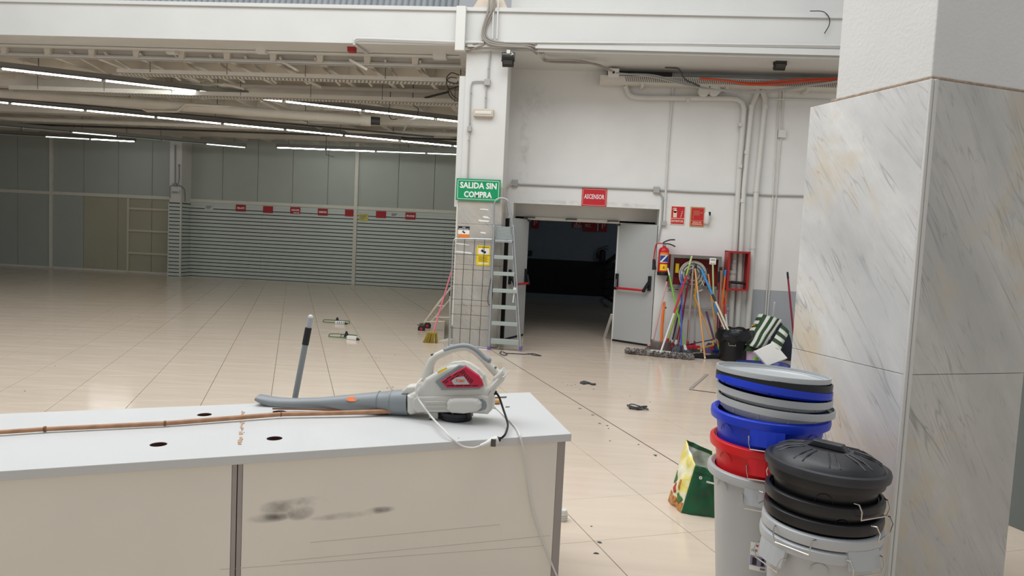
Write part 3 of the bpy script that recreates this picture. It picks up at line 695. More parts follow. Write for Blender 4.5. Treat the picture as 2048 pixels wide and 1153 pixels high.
# pillar conduits, boxes and emergency lamp
yq = YP+.005
pc = thing('pillar_conduit', 'grey conduits with two junction boxes on the front of the pillar', 'conduit', (py(960, 300, YP).x, YP, 2.55))
MB().tube([py(980, 104, yq), py(976, 162, yq)], .013, 8).build('conduit', 'conduit_grey', pc)
MB().tube([py(973, 166, yq), py(971, 217, yq)], .011, 8).build('conduit', 'conduit_grey', pc)
MB().tube(arc([py(972, 163, yq), py(950, 163, yq), py(943, 169, yq), py(941, 200, yq), py(939, 252, yq)]), .011, 8).build('conduit', 'conduit_grey', pc)
MB().tube([py(939, 262, yq), py(935, 360, yq)], .011, 8).build('conduit', 'conduit_grey', pc)
MB().box(py(974.5, 165, yq-.01), (.09, .05, .09)).build('junction_box', 'conduit_grey', pc, bevel=.006)
MB().box(py(939, 258, yq-.01), (.065, .05, .075)).build('junction_box', 'conduit_grey', pc, bevel=.006)
for (x, y) in ((977, 137), (972, 195), (942, 185), (940, 245), (937.5, 280)): MB().box(py(x, y, yq-.008), (.03, .02, .014)).build('clip', 'conduit_grey', pc)
c = py(967, 226, YP-.005); t = thing('emergency_light', 'yellowed emergency light on the white pillar', 'emergency light', c)
MB().box(c, (.30, .06, .115)).build('case', 'old_plastic', t, bevel=.012); MB().box(c+Vector((0, -.032, 0)), (.245, .012, .045)).build('diffuser', 'white_plastic', t, bevel=.005)

# ---- green exit sign on pillar
gl, gr, gt, gb = py(912, 357, YP-.03), py(1002, 403, YP-.03), 0, 0
c = (py(912.5, 357, YP-.02)+py(1000.5, 404, YP-.02))/2; W_, H_ = .665, .325
t = thing('exit_sign', 'green sign lettered SALIDA SIN COMPRA at the top of the marble pillar', 'sign', c)
MB().box(c, (W_, .012, H_)).build('plate', 'green_sign', t)
fr = MB(); a_, b_ = W_/2-.022, H_/2-.022
for (x0, x1, z0, z1) in ((-a_, a_, b_-.006, b_), (-a_, a_, -b_, -b_+.006), (-a_, -a_+.006, -b_, b_), (a_-.006, a_, -b_, b_)): fr.bb(c.x+x0, c.x+x1, c.y-.0085, c.y-.006, c.z+z0, c.z+z1)
fr.build('border', 'white_print', t)
MB().text('SALIDA SIN', c+Vector((0, -.006, .065)), FW, .55, .092, .003, .03).build('lettering', 'white_print', t)
MB().text('COMPRA', c+Vector((0, -.006, -.068)), FW, .42, .092, .003, .03).build('lettering', 'white_print', t)
# stickers
c = py(927.5, 464, YP-.003); t = thing('warning_sticker', 'black, white and orange camera warning sticker on the marble pillar', 'sticker', c); MB().box(c, (.172, .003, .165)).build('sheet', 'white_print', t)
MB().bb(c.x-.086, c.x+.086, c.y-.003, c.y-.0015, c.z+.03, c.z+.083).build('black_band', 'black_print', t); MB().bb(c.x-.086, c.x+.086, c.y-.003, c.y-.0015, c.z-.083, c.z-.035).build('orange_band', 'orange_print', t)
MB().text('ZONA', c+Vector((0, -.003, .066)), FW, .05, .014, .001).build('lettering', 'white_print', t); MB().text('VIDEOVIGILADA', c+Vector((0, -.003, .043)), FW, .15, .016, .001).build('lettering', 'white_print', t)
def cctv(mb, c, s):
    a = (Vector((.88, 0, -.47)), Vector((.47, 0, .88)), -UY)
    mb.box(c, (s, s*.42, .002), a); mb.box(c+Vector((-.1*s, 0, .5*s)), (.1*s, .002, .5*s)); mb.box(c+Vector((s*.42, 0, -s*.1)), (s*.2, s*.3, .002), a); return mb
cctv(MB(), c+Vector((0, -.003, -.005)), .045).build('camera_pictogram', 'black_print', t)
c = py(966, 511.5, YP-.05); t = thing('notice_sheet', 'yellow video surveillance notice behind the wire grid', 'notice', c)
c = py(966.5, 511.5, YP-.003); t.location = c; WORLD[t.name] = c
MB().box(c, (.205, .003, .30)).build('sheet', 'yellow_print', t); MB().bb(c.x-.075, c.x+.085, c.y-.003, c.y-.0015, c.z+.02, c.z+.11).build('white_box', 'white_print', t)
cctv(MB(), c+Vector((.0, -.003, .06)), .075).build('camera_pictogram', 'black_print', t)
MB().text('ZONA VIDEOVIGILADA', c+Vector((0, -.003, .125)), FW, .17, .013, .001).build('lettering', 'black_print', t)
for k in range(5): MB().bb(c.x-.07, c.x+.07-.02*(k % 2), c.y-.003, c.y-.0015, c.z-.02-.018*k, c.z-.015-.018*k).build('print_line', 'black_print', t)
MB().bb(c.x-.07, c.x+.085, c.y-.003, c.y-.0015, c.z-.125, c.z-.108).build('white_box', 'white_print', t)
for k, (x, y, w) in enumerate(((970, 419, .16), (970, 435, .10), (970, 442, .2), (967, 466, .08), (925, 489, .18), (926, 505, .26))):
    c = py(x, y, YP-.002); mb = MB(); 
    for q in range(3): mb.box(c+Vector((random.uniform(-.03, .03), -.0009*q, random.uniform(-.008, .008))), (w*random.uniform(.5, 1), .002, .02*random.uniform(.6, 1.2)), (Vector((.998, 0, -.05)), UY, Vector((.05, 0, .998))))
    tag(mb.build('tape_residue', 'white_print', org=c), ['topmost strip of torn white tape on the marble pillar', 'small torn tape scrap second from the top of the pillar', 'long torn tape strip under the small scrap on the pillar', 'faint tape scrap above the wire grid', 'torn white tape below the orange sticker', 'wide white tape strip near the yellow notice'][k], 'tape', 'torn tape on the pillar')

# ================================================================== DOOR WALL FITTINGS
# ---- double door, both leaves swung open towards the hall
def leaf(n, label, hinge, free, side):
    hinge, free = Vector(hinge), Vector(free); d = (free-hinge).normalized(); w = .755
    nrm = UZ.cross(d)                                   # leaf normal
    if nrm.y > 0: nrm = -nrm                            # towards the viewer
    t = sempty('door_%d' % n, hinge, label)
    free = hinge + d*w
    c = (hinge+free)/2
    MB().box(c+UZ*1.0-nrm*.022, (w, .044, 1.995), (d, nrm, UZ)).build('leaf', 'door_grey', t, bevel=.003)
    MB().box(free+UZ*1.0-nrm*.03+d*.016, (.032, .062, 1.97), (d, nrm, UZ)).build('gap_shade', 'door_edge', t)  # black strip added as the shade in the gap between leaf and jamb
    MB().box(c+UZ*.02-nrm*.02, (w-.02, .05, .03), (d, nrm, UZ)).build('bottom_seal', 'door_edge', t)
    zb = 1.02; pbar = t
    for f, dz in ((.07, 0), (.90, 0)):
        o = hinge+d*(w*f)+UZ*zb+nrm*.018
        h = MB().box(o+UZ*.02, (.05, .036, .24), (d, nrm, UZ)); h.bar(o+UZ*.04+nrm*.02, o+d*(.03 if f < .5 else -.06)-UZ*.10+nrm*.07, .03, .05); h.bar(o+d*(.03 if f < .5 else -.06)-UZ*.10+nrm*.05, o+d*(.03 if f < .5 else -.06)-UZ*.11+nrm*.09, .045, .045)
        h.build('bar_bracket', 'black_plastic', t, bevel=.004)
    a = hinge+d*(w*.07+.02)+UZ*(zb-.10)+nrm*.085; b = hinge+d*(w*.90-.05)+UZ*(zb-.10)+nrm*.085
    MB().cyl(a, b, .019, seg=12).build('panic_bar', 'red_bright', t)
    MB().box(hinge+d*.02+UZ*1.985, (.06, .07, .03), (d, nrm, UZ)).build('hinge', 'steel_dark', t)
    return t
leaf(1, 'open right leaf of the grey double door with a red panic bar', (.715, 11.915, 0), (1.322, 11.478, 0), 1)
leaf(2, 'open left leaf of the grey double door behind the ladder', (-.798, 11.885, 0), (-1.06, 11.18, 0), -1)
# grey timber leaning at the door
a, b = pz(1209, 676), py(1224, 629, 11.95); tag(MB().bar(a+UZ*.002, b, .045, .02).build('wood_strip', 'white_plastic', org=a), 'pale strip leaning behind the open right door leaf', 'strip')

# ---- corridor contents
yc = 20.30
def csign(x, y, w, h, label, txt=None, arrow=False):
    c = py(x, y, yc); t = thing('corridor_sign', label, 'sign', c, 'red signs in the dark corridor'); MB().box(c, (w, .012, h)).build('plate', 'red_sign', t)
    if txt: MB().text(txt, c+Vector((-.1 if arrow else 0, -.006, 0 if arrow else -.08)), FW, w*(.4 if arrow else .8), .1, .002, .02).build('lettering', 'white_print', t)
    if arrow: mb = MB(); mb.bb(c.x+.17, c.x+.2, c.y-.008, c.y-.006, c.z-.14, c.z+.12); mb.add([c+Vector((.11, -.008, .08)), c+Vector((.26, -.008, .08)), c+Vector((.185, -.008, .18))], [(0, 1, 2)]); mb.build('arrow', 'white_print', t)
    else:
        mb = MB().bb(c.x-w*.25, c.x-w*.05, c.y-.008, c.y-.006, c.z-h*.2, c.z+h*.3); mb.bb(c.x+w*.1, c.x+w*.25, c.y-.008, c.y-.006, c.z-.0, c.z+h*.3); mb.build('pictogram', 'cream_print', t)
csign(1071, 447, .2, .3, 'small red extinguisher sign at the left of the corridor')
csign(1156, 447, .28, .27, 'red SALIDA sign on the corridor wall', 'SALIDA'); csign(1183, 452, .42, .34, 'wide red W.C. sign with white arrow in the corridor', 'W.C.', True); csign(1207, 453, .2, .32, 'narrow red sign right of the arrow sign in the corridor')
def extinguisher(label, base, R, H, hose_side=-1, stickers=True):
    b = Vector(base); t = thing('fire_extinguisher', label, 'fire extinguisher', b, 'fire extinguishers')
    MB().lathe([(.001, 0), (R*1.04, 0), (R*1.06, .02), (R*1.06, H*.12), (.001, H*.12)], b, 28).build('foot_ring', 'black_rubber', t)
    pr = [(R, H*.10), (R, H*.80), (R*.96, H*.86), (R*.80, H*.92), (R*.5, H*.955), (R*.3, H*.965), (R*.3, H*1.0), (.001, H*1.0)]
    MB().lathe(pr, b, 28).build('cylinder_body', 'red_bright' if stickers else 'shaded_red', t)
    v = MB().lathe([(R*.3, H*1.0), (R*.34, H*1.0), (R*.34, H*1.03), (R*.2, H*1.04), (R*.2, H*1.1), (.001, H*1.1)], b, 14); v.build('valve', 'chrome', t)
    top = b+UZ*(H*1.1)
    lv = MB(); lv.tube(arc([top+Vector((-.03, -.01, -.005)), top+Vector((.02, -.01, .03)), top+Vector((.09, -.01, .055)), top+Vector((.16, -.01, .06))]), .011, 8, flat=None); lv.tube(arc([top+Vector((-.02, -.01, -.015)), top+Vector((.06, -.01, -.01)), top+Vector((.13, -.01, -.03)), top+Vector((.17, -.01, -.05))]), .010, 8)
    lv.build('lever', 'black_metal', t)
    h = MB().tube(arc([top+Vector((-.02, -.01, -.01)), top+Vector((-.10, 0, -.012)), top+Vector((-.135, .02, -.06)), top+Vector((-.15, .03, -.25)), b+Vector((-.15, .02, .22))]), .010, 8); h.build('hose', 'red_bright' if stickers else 'black_rubber', t)
    MB().tube([b+Vector((-.15, .02, .25)), b+Vector((-.135, .01, .08))], [.02, .034], 12).build('horn', 'black_rubber', t)
    if stickers:
        def patch(z0, z1, a0, a1, m, nm, e=.0015):
            mb = MB(); mb.grid(lambda u, v: b+Vector(((R+e)*math.cos(a0+(a1-a0)*u), (R+e)*math.sin(a0+(a1-a0)*u), z0+(z1-z0)*v)), 8, 2); mb.build(nm, m, t)
        f = math.pi*1.5
        patch(H*.44, H*.78, f-.85, f+.85, 'white_print', 'label_sheet'); patch(H*.70, H*.78, f-.85, f+.85, 'orange_print', 'label_band', .0025)
        patch(H*.46, H*.68, f-.8, f+.8, 'blue_print', 'label_band', .0025); patch(H*.17, H*.38, f-.75, f+.75, 'yellow_print', 'label_sheet')
        mb = MB(); R2 = R+.004
        pts = [(f-.75, H*.46), (f-.45, H*.46), (f+.65, H*.68), (f+.3, H*.68)]
        mb.grid(lambda u, v: b+Vector((R2*math.cos(f-.75+.35*u+1.05*v), R2*math.sin(f-.75+.35*u+1.05*v), H*.46+H*.22*v)), 2, 8); mb.build('label_stripe', 'white_print', t)
        mb = MB(); mb.add([b+Vector((-.018, -R-.004, H*.24)), b+Vector((.018, -R-.004, H*.24)), b+Vector((.0, -R-.004, H*.33))], [(0, 1, 2)]); mb.build('pictogram', 'red_bright', t)
    return t
eb = py(1325, 551, YW-.11); extinguisher('red fire extinguisher hanging on the wall beside the open door', (eb.x, YW-.11, eb.z), .083, .47)
eb = py(1204, 524, 20.2); extinguisher('black looking fire extinguisher in the dark corridor', (eb.x, 20.2, eb.z), .09, .36, stickers=False)
# stair rail in the corridor
t = thing('stair_railing', 'black metal stair railing in the dark corridor', 'railing', pz(1208, 600))
a = pz(1206, 600, 0); b = py(1211, 527, a.y); e = py(1232, 512, a.y-2.6); e0 = py(1228, 612, a.y-2.6)
MB().bar(a, Vector((b.x, b.y, b.z)), .09, .09).build('post', 'steel_dark', t); MB().bar(b, e, .06, .1).build('handrail', 'black_metal', t); MB().bar(a+UZ*.12, e0+UZ*.1, .05, .07).build('bottom_rail', 'black_metal', t)
for k in range(1, 5): p, q = (a+UZ*.12).lerp(e0+UZ*.1, k/5), b.lerp(e, k/5); MB().bar(p, q, .03, .03).build('baluster', 'black_metal', t)
for k in range(1, 4): p, q = (a+UZ*.12).lerp(b, k/4), (e0+UZ*.1).lerp(e, k/4); MB().bar(p, q, .02, .03).build('cross_rail', 'black_metal', t)
c = py(1060, 507, yc); tag(MB().box(c, (.12, .05, .16)).build('switch_box', 'black_plastic', org=c, bevel=.01), 'small dark box on the corridor wall beside the left door leaf', 'switch')

# ---- signs on the door wall
c = py(1188.5, 395, YW-.01); t = thing('lift_sign', 'red sign lettered ASCENSOR over the double door', 'sign', c); w, h = .40, .285
MB().box(c, (w, .012, h)).build('plate', 'red_sign', t)
fr = MB(); a_, b_ = w/2-.014, h/2-.014
for (x0, x1, z0, z1) in ((-a_, a_, b_-.004, b_), (-a_, a_, -b_, -b_+.004), (-a_, -a_+.004, -b_, b_), (a_-.004, a_, -b_, b_)): fr.bb(c.x+x0, c.x+x1, c.y-.008, c.y-.006, c.z+z0, c.z+z1)
fr.build('border', 'cream_print', t); MB().text('ASCENSOR', c+Vector((0, -.006, .01)), FW, .325, .075, .002, .014).build('lettering', 'white_print', t)
c = py(1355.5, 431, YW-.008); t = thing('extinguisher_sign', 'red EXTINTOR sign with extinguisher and flame pictogram', 'sign', c); w, h = .225, .295
MB().box(c, (w, .008, h)).build('border', 'cream_print', t); MB().bb(c.x-w/2+.01, c.x+w/2-.01, c.y-.006, c.y-.004, c.z-.045, c.z+h/2-.01).build('plate', 'red_sign', t); MB().bb(c.x-w/2+.01, c.x+w/2-.01, c.y-.006, c.y-.004, c.z-h/2+.01, c.z-.055).build('plate', 'red_sign', t)
q = c+Vector((-.045, -.007, .045)); mb = MB().box(q+Vector((0, 0, -.03)), (.058, .002, .10)); mb.lathe([(.001, -.001), (.029, -.001), (.029, .001), (.001, .001)], q+Vector((0, 0, .02)), 16, (UX, UZ, UY)); mb.box(q+Vector((0, 0, .055)), (.026, .002, .02)); mb.tube([q+Vector((.02, 0, .06)), q+Vector((-.02, 0, .068)), q+Vector((-.04, 0, .045))], .006, 6); mb.build('extinguisher_pictogram', 'cream_print', t)
mb = MB()
for k in range(4): mb.tube(arc([c+Vector((.04+.006*k, -.007, -.03+.028*k)), c+Vector((.055+.006*k, -.007, -.022+.028*k)), c+Vector((.06+.006*k, -.007, .0+.028*k))]), [.008*(1-.1*i) for i in range(13)], 6)
mb.build('flame_pictogram', 'cream_print', t); MB().text('EXTINTOR', c+Vector((0, -.006, -.094)), FW, .185, .036, .002, .03).build('lettering', 'cream_print', t)
c = py(1394.5, 434, YW-.008); t = thing('hose_sign', 'red hose reel sign in a gold frame', 'sign', c); w, h = .225, .31
MB().box(c, (w, .012, h)).build('border', 'gold_frame', t); MB().bb(c.x-w/2+.018, c.x+w/2-.018, c.y-.008, c.y-.006, c.z-.055, c.z+h/2-.018).build('plate', 'red_sign', t); MB().bb(c.x-w/2+.018, c.x+w/2-.018, c.y-.008, c.y-.006, c.z-h/2+.015, c.z-.065).build('plate', 'red_sign', t)
mb = MB()
for k in range(6): mb.tube([c+Vector((-.062+.017*k, -.0085, .1)), c+Vector((-.058+.017*k, -.0085, .02))], .004, 5)
mb.tube([c+Vector((-.065, -.0085, .022)), c+Vector((-.065, -.0085, -.04))], .004, 5); mb.tube([c+Vector((.035, -.0085, .06)), c+Vector((.075, -.0085, .06))], [.003, .01], 5); mb.build('hose_pictogram', 'gold_frame', t)
MB().text('BOCA DE', c+Vector((0, -.008, -.087)), FW, .13, .022, .002, .03).build('lettering', 'cream_print', t); MB().text('INCENDIOS', c+Vector((0, -.008, -.118)), FW, .155, .022, .002, .03).build('lettering', 'cream_print', t)
c = py(1414, 436, YW-.035); t = thing('air_freshener', 'small white rounded dispenser with a black spout on the wall', 'dispenser', c)
MB().lathe([(.001, -.105), (.035, -.10), (.05, -.075), (.05, .06), (.04, .09), (.001, .105)], c, 18).build('case', 'white_plastic', t); MB().box(c+Vector((.03, -.03, .065)), (.035, .03, .06)).build('spout', 'black_plastic', t, bevel=.005)

# ---- white drain pipes
yp = YW-.06
def pipe_w(label, pts, r=.04, sm=0):
    P = [py(x, y, yp) for x, y in pts]
    for p_ in P: p_.z = min(p_.z, py(1204, 165, 11.15).z-.004)
    if P[-1].z < 1.4 and label.count('drain'):
        d = (P[-1]-P[-2]); s = (P[-1].z-0.0)/-d.z; P.append(Vector((P[-1].x, yp, 0)))
    t = thing('drain_pipe', label, 'pipe', P[-1], 'white pipes on the door wall')
    MB().tube(P if not sm else arc(P, sm), r, 14).build('pipe_body', 'white_pipe', t)
    return t, P
t, P = pipe_w('white drain pipe bending along the wall under the tray and down', [(1252, 160), (1253, 178), (1257, 188), (1264, 193), (1275, 195), (1300, 196), (1460, 197), (1476, 199), (1485, 206), (1488, 218), (1487, 232), (1479, 330), (1461, 648)], .041)
for x, y in ((1375, 198), (1480, 247), (1480, 330), (1468, 520)): MB().box(py(x, y+3, yp-.02), (.05, .07, .05)).build('clamp', 'white_pipe', t)
t, P = pipe_w('middle white drain pipe with offset below the tray', [(1517, 172), (1513, 190), (1503, 213), (1495, 300), (1487.5, 380), (1475, 648)], .04)
for x, y in ((1503, 214), (1494, 305), (1486, 402)): p = py(x, y, yp); MB().cyl(p-UZ*.03, p+UZ*.03, .046, seg=14).build('coupling', 'white_pipe', t)
t, P = pipe_w('right white drain pipe with a collar below the tray', [(1524, 172), (1530, 198), (1529, 216), (1521, 300), (1513, 380), (1496, 648)], .042)
for x, y in ((1530, 215), (1513, 380), (1506, 494)): p = py(x, y, yp); MB().cyl(p-UZ*.035, p+UZ*.035, .048, seg=14).build('coupling', 'white_pipe', t)
# thin conduits
yk = YW-.018
def cond(label, pts, r=.013, sm=0, m='conduit_grey', Y=None):
    P = [py(x, y, Y or yk) for x, y in pts]; o = MB().tube(arc(P, sm) if sm else P, r, 8).build('thin_conduit', m, org=P[0]); return tag(o, label, 'conduit', 'thin conduits on the door wall')
cond('thin white conduit rising left of the extinguisher sign to the tray', [(1347, 165), (1336, 300), (1328, 446)], .02, 0, 'white_pipe')
cond('long grey conduit running level above the door', [(1030, 366), (1040, 369), (1313, 380), (1380, 384), (1460, 387), (1540, 391), (1640, 393)], .015)
cond('grey conduit curving down from the right junction box beside the door', [(1317, 383), (1323, 391), (1325, 402), (1323, 445), (1316, 484)], .014, 5)
cond('grey conduit dropping from the left junction box behind the sign', [(1028, 367), (1018, 372), (1013, 382), (1012, 396), (1016, 430)], .014, 5)
cond('left one of two thin conduits running up to the small white box', [(1562, 176), (1556, 225), (1552, 290), (1530, 640)], .012, 0, 'white_pipe')
cond('right one of two thin conduits running up to the small white box', [(1567, 176), (1563, 268), (1557, 330), (1534, 640)], .012, 0, 'white_pipe')
cond('level conduit high on the wall right of the drain pipes', [(1531, 198), (1600, 199), (1660, 201)], .013, 0, 'white_pipe')
for x, y, s, lb in ((1030, 366, .10, 'grey junction box at the upper left of the doorway'), (1313, 380, .10, 'grey junction box at the upper right of the doorway'), (1328, 447, .075, 'small grey box at the foot of the white conduit'), (1564, 268, .12, 'white junction box on the thin conduits by the marble column'), (1007, 368, .08, 'grey box half hidden behind the green sign')):
    p = py(x, y, YW-.03 if x != 1007 else 11.2); tag(MB().box(p, (s, .05, s)).build('junction_box', 'conduit_grey' if x != 1564 else 'white_plastic', org=p, bevel=.006), lb, 'junction box', 'junction boxes on the door wall')
# cable trunk strips at the left jamb
pipe('jamb_cable', 'brown cables dropping from the junction box at the left door jamb', [py(x, y, 11.25) for x, y in ((1024, 368), (1014, 378), (1011, 400), (1014, 440), (1012, 470))], .012, 'old_plastic', 'cable', None, 8, 5)

# ---- perforated tray over the wall with cables
zt0 = py(1204, 165, 11.15).z; x0, x1 = py(1200, 158, 11.15).x, 8.0
t = thing('high_cable_tray', 'perforated white cable tray high on the door wall', 'cable tray', ((x0+4)/2, 11.2, zt0))
MB().bb(x0, x1, 11.10, 11.38, zt0, zt0+.008).build('bottom', 'steel_tray', t); MB().bb(x0, x1, 11.09, 11.10, zt0, zt0+.10).build('side', 'steel_tray', t)
sl = MB(); x = py(1252, 160, 11.1).x
while x < 4.2: sl.box((x, 11.088, zt0+.05), (.012, .004, .085), (Vector((.95, 0, .3)), UY, Vector((-.3, 0, .95)))); x += .032
so = sl.build('slots', 'lamp_grey', t); so['kind'] = 'stuff'
for x in (.9, 2.2, 3.4): MB().bb(x, x+.04, 11.12, 11.40, zt0-.05, zt0).build('bracket', 'steel_tray', t)
for (x, y, s, lb, Yc) in ((1227, 146, .17, 'white junction box with a hole at the left end of the wall tray', 11.05), (1316, 134, .16, 'white gland box on the dark gap above the wall tray', 11.3)):
    p = py(x, y, Yc); t = thing('tray_box', lb, 'junction box', p); MB().box(p, (s, .08, s*.75)).build('case', 'white_plastic', t, bevel=.008)
    if s == .17: MB().lathe([(.001, 0), (.02, 0), (.02, .003), (.001, .003)], p+Vector((0, -.041, 0)), 14, (UX, UZ, -UY)).build('hole', 'black_plastic', t)
    else:
        for k in range(3): MB().cyl(p+Vector((-.05+.05*k, -.02, .06)), p+Vector((-.05+.05*k, -.02, .085)), .015, seg=8).build('gland', 'white_plastic', t)
for k, (x0_, x1_, y0_, y1_) in enumerate(((1214, 1345, 133, 152),)):
    a, b = py(x0_, y1_, 11.36), py(x1_, y0_, 11.36); tag(MB().bb(a.x, b.x, 11.33, 11.39, a.z, b.z).build('dark_slot_box', 'lamp_dark', org=a), 'flat dark box in the gap above the wall tray', 'enclosure')  # dark flat box set into the gap over the tray
for k, (pts, lb, m, r) in enumerate((
    ([(1440, 160), (1480, 165), (1520, 166), (1560, 162), (1600, 159), (1680, 157)], 'upper orange cable lying along the wall tray', 'orange_cable', .014),
    ([(1400, 157), (1450, 161), (1500, 169), (1560, 168), (1620, 162), (1690, 160)], 'lower orange cable sagging along the wall tray', 'orange_cable', .016),
    ([(1230, 148), (1300, 150), (1345, 160), (1400, 174), (1450, 182), (1510, 185), (1570, 180), (1620, 171), (1680, 163)], 'lower grey cable sagging below the wall tray', 'conduit_grey', .014),
    ([(1232, 146), (1300, 153), (1350, 165), (1410, 178), (1460, 180), (1515, 183), (1580, 176), (1690, 160)], 'upper grey cable sagging below the wall tray', 'conduit_grey', .012),
    ([(1330, 135), (1355, 137), (1362, 145), (1372, 160), (1400, 172)], 'dark cable dropping from the gland box', 'steel_dark', .012))):
    pipe('tray_cable', lb, [py(x, y, 11.05-.012*k) for x, y in pts], r, m, 'cable', 'cables along the wall tray', 8, 6)
for x, y, lb in ((1407, 183, 'left round white duct stub below the tray'), (1428, 182, 'right round white duct stub below the tray')):
    p = py(x, y, YW-.1); tag(MB().lathe([(.001, -.1), (.08, -.1), (.088, -.09), (.088, .1)], p, 22, (UX, UZ, UY)).build('duct_stub', 'white_pipe', org=p), lb, 'duct', 'round duct stubs')
for k in range(4): cond(['first', 'second', 'third', 'fourth'][k]+' thin conduit from below in the dark gap over the tray', [(1365, 151-3.2*k), (1500, 152-3.2*k), (1700, 154-3.2*k)], .012, 0, 'white_pipe', YW-.02)

# ---- fire hose cabinet
ca, cb_ = py(1342, 509, 11.22), py(1439, 579, 11.22)
cx0, cx1, cz0, cz1, cyf = ca.x, cb_.x, cb_.z-.01, ca.z, 11.20
t = thing('hose_cabinet', 'open steel fire hose cabinet with red inside, behind the brooms', 'hose cabinet', ((cx0+cx1)/2, YW, cz0))
ww = .05
MB().bb(cx0, cx0+ww, cyf, cyf+.012, cz0, cz1).build('frame_side', 'cab_steel', t); MB().bb(cx1-ww, cx1, cyf, cyf+.012, cz0, cz1).build('frame_side', 'cab_steel', t)
MB().bb(cx0+ww, cx1-ww, cyf, cyf+.012, cz1-ww, cz1).build('frame_top', 'cab_steel', t); MB().bb(cx0+ww, cx1-ww, cyf, cyf+.012, cz0, cz0+ww).build('frame_bottom', 'cab_steel', t)
MB().bb(cx0, cx0+.01, cyf+.012, YW, cz0, cz1).build('side_panel', 'cab_red', t); MB().bb(cx1-.01, cx1, cyf+.012, YW, cz0, cz1).build('side_panel', 'cab_red', t); MB().bb(cx0, cx1, cyf+.012, YW, cz1-.01, cz1).build('top_panel', 'cab_red', t); MB().bb(cx0, cx1, cyf+.012, YW, cz0, cz0+.01).build('bottom_panel', 'cab_red', t)
MB().bb(cx0+.01, cx1-.01, YW-.02, YW-.005, cz0+.01, cz1-.01).build('back_panel', 'cab_red', t)
q = py(1349, 535, cyf-.003); MB().bb(q.x+.03, q.x+.085, cyf+.10, cyf+.103, q.z-.09, q.z+.06).build('yellow_label', 'yellow_print', t)
q = py(1425.5, 523, cyf-.005); MB().bb(q.x-.05, q.x+.05, cyf-.006, cyf-.002, q.z-.05, q.z+.05).build('white_label', 'white_print', t); MB().bb(q.x-.035, q.x+.03, cyf-.008, cyf-.006, q.z-.038, q.z-.028).build('print_line', 'red_sign', t); MB().bb(q.x-.035, q.x+.035, cyf-.008, cyf-.006, q.z+.015, q.z+.025).build('print_line', 'black_print', t)
hc = py(1385, 549, 11.28); hc = Vector((hc.x, 11.28, hc.z))
t = thing('hose_reel', 'coiled white fire hose reel inside the cabinet', 'hose reel', hc)
MB().lathe([(.05, -.05), (.175, -.05), (.18, -.045), (.175, -.04), (.05, -.04)], hc, 30, (UX, UZ, UY), closed=True).build('disc', 'cab_steel', t)
for k in range(6):
    R_ = .10+.022*k; MB().tube([hc+Vector((R_*math.cos(a_), -.03 if k % 2 else -.05, R_*math.sin(a_)-.01*max(0, -math.sin(a_))*k)) for a_ in [i*2*math.pi/36 for i in range(37)]], .010, 7, False).build('hose_turn', 'copper_hose', t)
for k in range(5): a_ = k*2*math.pi/5+.3; MB().bar(hc+Vector((0, -.066, 0)), hc+Vector((.19*math.cos(a_), -.066, .19*math.sin(a_))), .012, .008).build('spoke', 'cab_steel', t)
MB().tube(arc([hc+Vector((.12, -.04, -.05)), hc+Vector((.18, -.06, -.2)), hc+Vector((.1, -.08, -.26)), hc+Vector((.02, -.08, -.24))]), .012, 7).build('loose_end', 'copper_hose', t)
MB().lathe([(.001, 0), (.035, 0), (.035, .03), (.001, .03)], hc+Vector((-.3, -.04, -.26)), 14, (UX, UZ, -UY)).build('valve', 'chrome', t); MB().cyl(hc+Vector((-.38, 0, -.28)), hc+Vector((-.2, 0, -.27)), .02).build('valve_pipe', 'chrome', t)
# pipe rail below the cabinet
a, b = py(1350, 613, 11.30), py(1458, 611, 11.30); t = thing('metal_rail', 'grey metal rail on the wall below the hose cabinet', 'rail', a); MB().bar(a, Vector((b.x, b.y, a.z)), .05, .06).build('bar', 'conduit_grey', t, bevel=.01); MB().bar(Vector((a.x+.03, 11.3, a.z)), Vector((a.x+.03, 11.3, 0)), .05, .03).build('leg', 'conduit_grey', t); MB().bar(Vector((b.x-.03, 11.3, a.z)), Vector((b.x-.03, 11.3, 0)), .05, .03).build('leg', 'conduit_grey', t)
# open red box around the pipes
ra_, rb_ = py(1458, 502, 11.10), py(1494, 583, 11.10)
t = thing('red_frame_box', 'open red metal box around the drain pipes', 'box', ((ra_.x+rb_.x)/2, YW, rb_.z)); w_ = .03
X0, X1, Z0_, Z1_ = ra_.x, rb_.x+.015, rb_.z, ra_.z
MB().bb(X0, X0+.012, 11.12, YW, Z0_, Z1_).build('side_panel', 'red_paint', t); MB().bb(X1-.012, X1, 11.12, YW, Z0_, Z1_).build('side_panel', 'red_paint', t); MB().bb(X0, X1, 11.12, YW, Z1_-.012, Z1_).build('top_panel', 'red_paint', t); MB().bb(X0, X1, 11.12, YW, Z0_, Z0_+.012).build('bottom_panel', 'red_paint', t)
for (a0, a1, b0, b1, n_) in ((X0, X0+w_, Z0_, Z1_, 'frame_side'), (X1-w_, X1, Z0_, Z1_, 'frame_side'), (X0+w_, X1-w_, Z1_-w_, Z1_, 'frame_top'), (X0+w_, X1-w_, Z0_, Z0_+w_, 'frame_bottom')): MB().bb(a0, a1, 11.11, 11.122, b0, b1).build(n_, 'red_paint', t)
q = py(1470, 565, 11.25); pipe('valve_lever', 'dark valve handle on the pipe inside the red box', [Vector((q.x-.06, 11.24, q.z)), Vector((q.x+.16, 11.24, q.z-.01))], .022, 'black_metal', 'valve')
